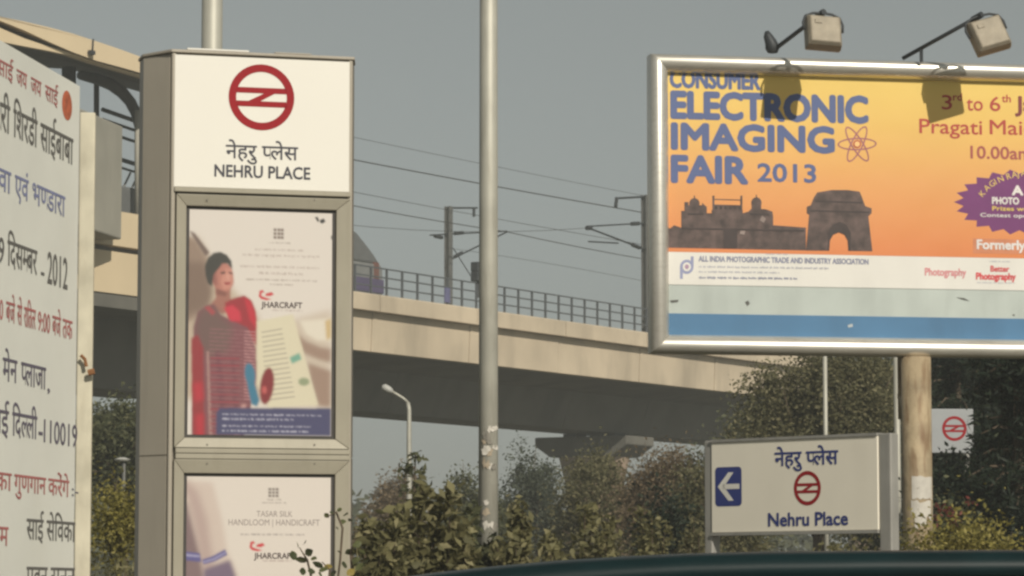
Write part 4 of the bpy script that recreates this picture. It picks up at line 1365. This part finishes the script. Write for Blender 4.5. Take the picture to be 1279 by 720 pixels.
# ------------------------------------------------------------------ vegetation
OLIVE = leaf_mat('leaf_olive', (.125, .12, .055), (.26, .24, .115), (.40, .36, .20), trans=.45)
GREEN = leaf_mat('leaf_green', (.075, .085, .045), (.15, .155, .078), (.23, .22, .12), trans=.42)
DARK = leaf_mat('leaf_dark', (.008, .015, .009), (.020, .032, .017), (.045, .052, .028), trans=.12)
BROWN = leaf_mat('leaf_brown', (.175, .135, .085), (.29, .22, .14), (.38, .29, .19), trans=.48)
DRY = leaf_mat('leaf_dry', (.125, .125, .064), (.235, .215, .115), (.34, .305, .175), trans=.48)
YEL = leaf_mat('leaf_yellowgreen', (.16, .145, .035), (.33, .285, .075), (.45, .39, .14), trans=.4)
REDF = leaf_mat('petal_red', (.17, .04, .03), (.26, .075, .06), (.30, .13, .12))
BLUEG = leaf_mat('leaf_bluegreen', (.065, .08, .055), (.125, .14, .095), trans=.42)

# behind the gap between banner and pylon
tree('broad_tree', 'dark green tree under the station seen between banner and pylon', 'tree', 150, 62, 488, 640, 90, GREEN, 18000, .10, 11, .14)
tree('broad_tree', 'tall bluish tree farther back between banner and pylon', 'tree', 190, 74, 462, 640, 90, BLUEG, 14000, .12, 12, .14)
tree('round_bush', 'rounded yellowish bush low between banner and pylon', 'bush', 143, 34, 612, 700, 44, YEL, 5200, .05, 13, .03, nb=10, sub=.5)
tree('grassy_shrub', 'low grassy shrub at the foot between banner and pylon', 'shrub', 150, 29, 680, 850, 60, OLIVE, 2600, .09, 14, .02, up=.8, aspect=.2)
g = ground_at(153, 46)
t = empty('garden_lamp', g, 'tiny garden lamp between banner and pylon', 'garden lamp')
MB().tube([g - Z * .05, Vector((g.x, g.y, at(153, 578, 46).z))], .025, 8).build('shaft', MAST, t)
pz = at(153, 576, 46)
MB().tube([pz, pz + Z * .02, pz + Z * .05], [.10, .12, .04], 12).build('lamp_head', mat('lamp_pale', (.5, .5, .46), .5), t)

# right of the pylon
tree('autumn_tree', 'bare brown autumn tree just right of the pylon', 'tree', 490, 78, 572, 720, 62, BROWN, 20000, .085, 21, .08, nb=10)
tree('autumn_tree', 'brown thin-leaved tree left of the direction sign', 'tree', 822, 60, 548, 720, 66, BROWN, 22000, .07, 22, .09, nb=10)
tree('autumn_tree', 'dull brown tree behind the left end of the direction sign', 'tree', 900, 52, 572, 720, 60, DRY, 18000, .065, 23, .09, nb=10)
tree('park_tree', 'hazy green tree against the pier base', 'tree', 662, 84, 538, 720, 60, BLUEG, 18000, .09, 24, .1, nb=9)
tree('park_tree', 'dull green tree behind the centre pole', 'tree', 590, 72, 585, 720, 62, GREEN, 18000, .085, 25, .1, nb=9)
tree('park_tree', 'dry olive tree in front of the pier', 'tree', 752, 66, 548, 720, 70, DRY, 22000, .08, 26, .1, nb=10)
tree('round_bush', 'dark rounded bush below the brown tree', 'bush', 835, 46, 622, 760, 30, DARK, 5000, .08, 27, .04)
tree('park_tree', 'olive brown tree crown beneath the left part of the billboard', 'tree', 1022, 58, 372, 690, 104, DRY, 46000, .08, 28, .13, nb=12)
tree('park_tree', 'green tree behind the slim pole over the direction sign', 'tree', 1105, 66, 395, 700, 84, GREEN, 26000, .09, 29, .13, nb=10)
tree('park_tree', 'shaded green tree tucked below the viaduct end', 'tree', 925, 95, 505, 720, 60, GREEN, 9000, .17, 30, .13, nb=9)

# dark conifer-like tree at right
def dark_tree(px, depth, y_top, half_w, seed, label):
    rng = np.random.default_rng(seed)
    g = ground_at(px, depth); kk = depth / F_PX
    zt = 1.25 + (HORIZON - y_top) * kk
    hw = half_w * kk
    root = empty('cedar_tree', g, label, 'tree')
    pts = []
    mb = MB()
    mb.tube([g - Z * .1, g + Z * zt * .5, g + Z * zt], [.14, .1, .02], 8)
    nbr = 130
    for i in range(nbr):
        z = zt * (.12 + .86 * (i / nbr)) + rng.normal() * .05
        a = rng.uniform(0, 2 * math.pi)
        ln = hw * (1.12 - .55 * (i / nbr)) * rng.uniform(.55, 1.1)
        s = Vector((g.x, g.y, z))
        e = s + Vector((math.cos(a) * ln, math.sin(a) * ln, -.22 * ln + rng.normal() * .08))
        m_ = s.lerp(e, .55) + Z * .12 * ln
        mb.tube([s, m_, e], [.028, .016, .005], 5)
        nn = 170
        tt = rng.uniform(.15, 1.05, nn)
        base = np.array([list(s.lerp(e, min(1.05, q)) + Z * .12 * ln * max(0, 1 - abs(q - .55) / .5)) for q in tt])
        d = rng.normal(size=(nn, 3)) * np.array([.11, .11, .055]) * (1.15 - .5 * tt)[:, None]
        d[:, 2] -= np.abs(rng.normal(size=nn)) * .07
        pts.append(base + d)
    mb.build('trunk', BARK, root, smooth=True)
    leaf_mesh('crown', np.vstack(pts), .13, rng, DARK, root, .22, -.3)
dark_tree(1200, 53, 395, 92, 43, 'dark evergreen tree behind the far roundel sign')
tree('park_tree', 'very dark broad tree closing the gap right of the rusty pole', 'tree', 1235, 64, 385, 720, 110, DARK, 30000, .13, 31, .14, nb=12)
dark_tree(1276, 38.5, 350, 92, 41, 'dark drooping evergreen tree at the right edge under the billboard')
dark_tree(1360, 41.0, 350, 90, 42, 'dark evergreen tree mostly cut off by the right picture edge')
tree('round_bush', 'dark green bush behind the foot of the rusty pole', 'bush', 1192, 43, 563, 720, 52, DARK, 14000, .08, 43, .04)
tree('flowering_shrub', 'yellow green clipped shrub right of the rusty pole foot', 'shrub', 1198, 27.5, 642, 830, 62, YEL, 18000, .048, 44, .03, nb=11, sub=.5)
tree('flowering_shrub', 'small leafy shrub between sign post and rusty pole', 'shrub', 1133, 28.5, 664, 790, 24, OLIVE, 1800, .055, 45, .02)
rt = tree('poinsettia_shrub', 'shrub with red flower bracts behind the yellow green shrub', 'shrub', 1192, 33, 622, 760, 28, GREEN, 1900, .075, 46, .03)
rng = np.random.default_rng(47)
c = rt.location
k3 = 33 / F_PX
pp = []
for i in range(9):
    z = 1.25 + (HORIZON - rng.uniform(628, 654)) * k3
    q = np.array([c.x + rng.normal() * .14, c.y - .22 + rng.normal() * .06, z])
    pp.append(q + rng.normal(size=(9, 3)) * .03)
leaf_mesh('flower_bracts', np.vstack(pp), .06, rng, REDF, rt, .45)['kind'] = 'stuff'

# leafy shrubs in front, around the centre pole
def leafy(px, depth, y_top, half_w, m, n, leaf, seed, label, stems=9):
    """upright branching shrub: stems carrying leaves"""
    rng = np.random.default_rng(seed)
    g = ground_at(px, depth, .0); kk = depth / F_PX
    zt = 1.25 + (HORIZON - y_top) * kk; hw = half_w * kk
    root = empty('leafy_shrub', g, label, 'shrub', 'leafy shrubs in front of the viaduct')
    mb = MB(); pts = []
    for i in range(stems):
        a = rng.uniform(0, 2 * math.pi); rr_ = hw * math.sqrt(rng.uniform(0, 1))
        e = Vector((g.x + rr_ * math.cos(a), g.y + rr_ * .7 * math.sin(a), zt * (.62 + .38 * rng.uniform(0, 1) ** .6) * (1 - .12 * rr_ / hw)))
        s = g + Vector((rng.normal() * .06, rng.normal() * .06, -.05))
        mid = s.lerp(e, .5) + Vector((rng.normal() * .08, rng.normal() * .08, .12))
        mb.tube([s, mid, e], [.016, .011, .004], 5)
        k_ = n // stems
        for j in range(k_):
            t_ = rng.uniform(.28, 1.02)
            q = (s.lerp(mid, t_ * 2) if t_ < .5 else mid.lerp(e, t_ * 2 - 1))
            off = rng.normal(size=3) * hw * .27 * (1.15 - .75 * t_)
            pts.append(np.array(q) + off)
    mb.build('stems', BARK, root)
    leaf_mesh('foliage', np.array(pts), leaf, rng, m, root, .48, .1)
    return root
leafy(470, 23.6, 622, 52, OLIVE, 2600, .10, 51, 'olive shrub right beside the pylon foot', 11)
leafy(535, 24.3, 578, 66, OLIVE, 4000, .105, 52, 'tallest olive shrub left of the centre pole', 13)
leafy(588, 25.2, 596, 40, GREEN, 2400, .095, 53, 'green shrub touching the centre pole on its left', 9)
leafy(660, 25.0, 612, 52, OLIVE, 3600, .085, 54, 'olive shrub just right of the centre pole', 11)
leafy(730, 27.5, 622, 56, OLIVE, 3800, .08, 55, 'low olive shrub midway between centre pole and direction sign', 11)
leafy(800, 29.5, 632, 50, OLIVE, 3600, .06, 56, 'low green shrub a little left of the direction sign', 9)
leafy(868, 31.0, 640, 44, DRY, 3600, .055, 57, 'dry low shrub behind the left post of the direction sign', 9)
leafy(960, 31.5, 664, 66, DRY, 3800, .07, 58, 'dry brownish shrub below the direction sign panel', 11)
leafy(1050, 31.0, 668, 50, OLIVE, 2800, .07, 59, 'olive shrub below the right end of the direction sign', 9)

# slender sapling with leaf tufts in front of the far street lamp
rng = np.random.default_rng(61)
g = ground_at(517, 29)
sp = empty('sapling', g, 'slender sapling with leaf tufts below the distant street lamp', 'sapling')
kk = 29 / F_PX
MB().tube([g - Z * .05, at(516, 650, 29), at(519, 568, 29)], [.02, .014, .006], 6).build('stem', BARK, sp)
pts = []
for x, y, s, n in ((518, 572, 7, 26), (512, 588, 8, 34), (527, 590, 6, 18), (520, 607, 10, 30), (506, 612, 6, 14), (524, 630, 12, 40)):
    pts.append(np.array(at(x, y, 29)) + rng.normal(size=(n, 3)) * s * kk * .7)
leaf_mesh('foliage', np.vstack(pts), .075, rng, GREEN, sp, .45)

# creeper in front of the pylon's lower corner: single leaves
CL = [mat('creeper_leaf', (.085, .095, .035), .5, var=.3, scale=20), mat('creeper_leaf_dark', (.045, .055, .022), .5, var=.3, scale=20), mat('creeper_leaf_yellow', (.22, .17, .035), .5, var=.2, scale=20)]
CD = 20.9
def leaf_piece(m):
    mb = MB()
    prof_ = [(0, 0), (.25, .30), (.55, .36), (.85, .18), (1.0, 0)]
    mb.v = [Vector((x - .5, 0, -.06 * (1 - (2 * x - 1) ** 2))) for x, _ in prof_]
    mb.v += [Vector((x - .5, y, .04)) for x, y in prof_[1:-1]] + [Vector((x - .5, -y, .04)) for x, y in prof_[1:-1]]
    mb.f = [[0, 1, 5], [1, 2, 6, 5], [2, 3, 7, 6], [3, 4, 7], [1, 0, 8], [2, 1, 8, 9], [3, 2, 9, 10], [4, 3, 10]]
    me = MB.build(mb, 'leaf', m, loc=(0, 0, 0), mesh_only=True, recalc=False)
    return me
LM = [leaf_piece(m) for m in CL]
g = ground_at(404, CD, .12)
cr_ = empty('creeper_plant', g, 'leafy twigs growing in front of the pylon lower right corner', 'plant')
rngl = random.Random(9)
stems = [[(404, 900), (400, 800), (392, 735), (384, 700), (374, 684)], [(404, 900), (415, 780), (425, 700), (428, 660), (420, 640), (408, 646)], [(404, 900), (432, 800), (440, 720), (438, 690), (444, 672)], [(404, 880), (408, 760), (412, 712), (402, 702)]]
for s_ in stems:
    MB().tube([at(x, y, CD + rngl.uniform(-.05, .05)) for x, y in s_], [.008] * (len(s_) - 1) + [.003], 5).build('stem', BARK, cr_, smooth=True)
spots = [(372, 681, 11), (381, 678, 9), (367, 692, 12), (386, 690, 13), (376, 700, 15), (366, 695, 13), (392, 698, 9), (397, 706, 14), (404, 712, 12), (389, 714, 10), (410, 708, 10), (378, 714, 12), (408, 644, 8), (415, 641, 8), (424, 637, 7), (432, 643, 9), (428, 652, 8), (437, 650, 7), (421, 660, 6), (440, 672, 9), (446, 680, 11), (436, 690, 11), (444, 700, 13), (430, 706, 12), (450, 708, 13), (438, 715, 12), (424, 690, 7), (416, 716, 11), (452, 690, 9), (457, 702, 11), (400, 718, 9)]
for i, (x, y, s_) in enumerate(spots):
    me = LM[2] if i in (10, 25) else LM[i % 2]
    sc_ = s_ * CD / F_PX * 1.15
    piece('leaf', me, cr_, at(x, y, CD + rngl.uniform(-.06, .06)), scale=(sc_, sc_, sc_), rot=(rngl.uniform(.6, 2.2), rngl.uniform(-.6, .6), rngl.uniform(0, 6.28)))

# far wood on the horizon
rng = np.random.default_rng(71)
pts = []
for i in range(90):
    x = rng.uniform(-70, 75); y = rng.uniform(190, 260)
    h = rng.uniform(4, 9); r_ = rng.uniform(2.5, 5)
    q = rng.normal(size=(260, 3)); q /= np.linalg.norm(q, axis=1)[:, None]
    q *= rng.uniform(.5, 1.0, 260)[:, None]
    pts.append(np.array([x, y, h * .55]) + q * np.array([r_, r_, h * .5]))
pts = np.vstack(pts); pts = pts[pts[:, 2] > .1]
fw = leaf_mesh('far_wood', pts, .9, rng, GREEN, None, .6, loc=(0, 225, 0))
tag(fw, 'distant hazy belt of trees along the horizon', 'wood', kind='stuff')

# ------------------------------------------------------------------ car on the road (only its roof reaches the picture)
CARP = mat('car_teal', (.004, .016, .018), .42, var=.2, scale=3, spec=.22)
GLASS = mat('car_glass', (.01, .014, .015), .08, spec=.6)
TYRE = mat('tyre', (.02, .02, .02), .85)
RIMM = mat('rim', (.45, .45, .45), .35, metal=.8)
CHR = mat('lamp_clear', (.6, .6, .58), .2, spec=.6)
cd = 14.0
cx = ground_at(900, cd).x
car = empty('car', (cx, cd + .8, 0), 'dark teal car whose roof edge crosses the bottom right corner', 'car')
def X(px): return ground_at(px, cd).x
zr = 1.25 + (HORIZON - 689.5) * cd / F_PX
def rz(px, py): return (X(px), 1.25 + (HORIZON - py) * cd / F_PX)
top = [rz(470, 729), rz(540, 719), rz(620, 710.5), rz(700, 703.5), rz(780, 698.5), rz(860, 694.5), rz(960, 692), rz(1100, 690.3), rz(1279, 689.5), rz(1400, 690.5), rz(1500, 694)]
xf, xb = top[0][0], top[-1][0]
side = [(xf - 1.55, .35), (xf - 1.6, .62), (xf - 1.45, .80), (xf - .62, .97)] + [(xb + .25, 1.0), (xb + .38, .85), (xb + .36, .4)]
def car_loft(profile, yw, m, name, bevel):
    return MB().prism([(x, cd + .8 - yw, z) for x, z in profile], (0, 2 * yw, 0)).build(name, m, car, bevel=bevel)
car_loft([(xf - 1.5, .30), (xf - 1.6, .60), (xf - 1.45, .80), (xf - .60, .96), (xb + .28, .98), (xb + .40, .85), (xb + .36, .32)], .84, CARP, 'body', .07)
# greenhouse with leaning sides
prof2 = [(xf - .60, .955)] + [(x, z - .035) for x, z in top] + [(xb + .28, .975)]
mb = MB()
n2 = len(prof2)
for s in (-1, 1):
    for x, z in prof2:
        lean = .80 - .10 * max(0, (z - .955)) / .45
        mb.v.append(Vector((x, cd + .8 + s * lean, z)))
mb.f.append(list(range(n2))); mb.f.append(list(range(2 * n2 - 1, n2 - 1, -1)))
for i in range(n2):
    j = (i + 1) % n2
    mb.f.append([i, n2 + i, n2 + j, j])
mb.build('glasshouse', GLASS, car)
# roof skin with rolled edges
mb = MB()
nt = len(top)
rows = [(-.735, -.10), (-.725, -.045), (-.70, -.012), (-.6, .0), (0, .012), (.6, .0), (.70, -.012), (.725, -.045), (.735, -.10)]
for yo, dz in rows:
    for x, z in top:
        mb.v.append(Vector((x, cd + .8 + yo, z + dz - .006)))
for r_ in range(len(rows) - 1):
    for i in range(nt - 1):
        mb.f.append([r_ * nt + i, r_ * nt + i + 1, (r_ + 1) * nt + i + 1, (r_ + 1) * nt + i])
ro = mb.build('roof', CARP, car, smooth=True)
so = ro.modifiers.new('s', 'SOLIDIFY'); so.thickness = .012; so.offset = 1
for s in (-1, 1):
    for xx in (xf + .55, xf + 1.55, xf + 2.55):
        MB().box((xx, cd + .8 + s * .765, 1.13), Vector((.05, 0, 0)), Vector((0, .02, 0)), Vector((0, 0, .17))).build('door_pillar', CARP, car)
    for xx in (xf + .5, xf + 1.5):
        MB().box((xx + .2, cd + .8 + s * .85, .84), Vector((.09, 0, 0)), Vector((0, .015, 0)), Vector((0, 0, .016))).build('door_handle', CARP, car, bevel=.006)
    MB().box((xf - .1, cd + .8 + s * .93, 1.0), Vector((.05, 0, 0)), Vector((0, .09, 0)), Vector((0, 0, .06))).build('wing_mirror', CARP, car, bevel=.02)
    MB().box((xf - 1.52, cd + .8 + s * .62, .66), Vector((.05, 0, 0)), Vector((0, .17, 0)), Vector((0, 0, .08))).build('headlight', CHR, car, bevel=.02)
    MB().box((xb + .38, cd + .8 + s * .70, .78), Vector((.03, 0, 0)), Vector((0, .1, 0)), Vector((0, 0, .14))).build('tail_light', mat('tail_red', (.4, .02, .02), .3), car, bevel=.01)
    for xx in (xf - .85, xb - .45):
        w = MB().tube([(xx, cd + .8 + s * .68, .32), (xx, cd + .8 + s * .87, .32)], .315, 28).build('wheel', TYRE, car, bevel=.03)
        MB().tube([(xx, cd + .8 + s * .865, .32), (xx, cd + .8 + s * .885, .32)], .20, 20).build('rim', RIMM, w, bevel=.008)

# ------------------------------------------------------------------ haze
hz = MB().box((0, 180, 8.7), Vector((256, 0, 0)), Vector((0, 246, 0)), Vector((0, 0, 9.9))).build('haze', mat('haze_dummy', (.5, .5, .5)))
hm = bpy.data.materials.new('haze_air'); hm.use_nodes = True
hn, hl = hm.node_tree.nodes, hm.node_tree.links
hn.remove(hn['Principled BSDF'])
pv = hn.new('ShaderNodeVolumePrincipled')
pv.inputs['Color'].default_value = (.86, .90, .89, 1)
pv.inputs['Density'].default_value = 0.0015
pv.inputs['Anisotropy'].default_value = 0.1
hl.new(pv.outputs[0], hn['Material Output'].inputs['Volume'])
hz.data.materials.clear(); hz.data.materials.append(hm)
tag(hz, kind='stuff')
hz['label'] = 'thin even winter haze over the whole place'
hz['category'] = 'haze'
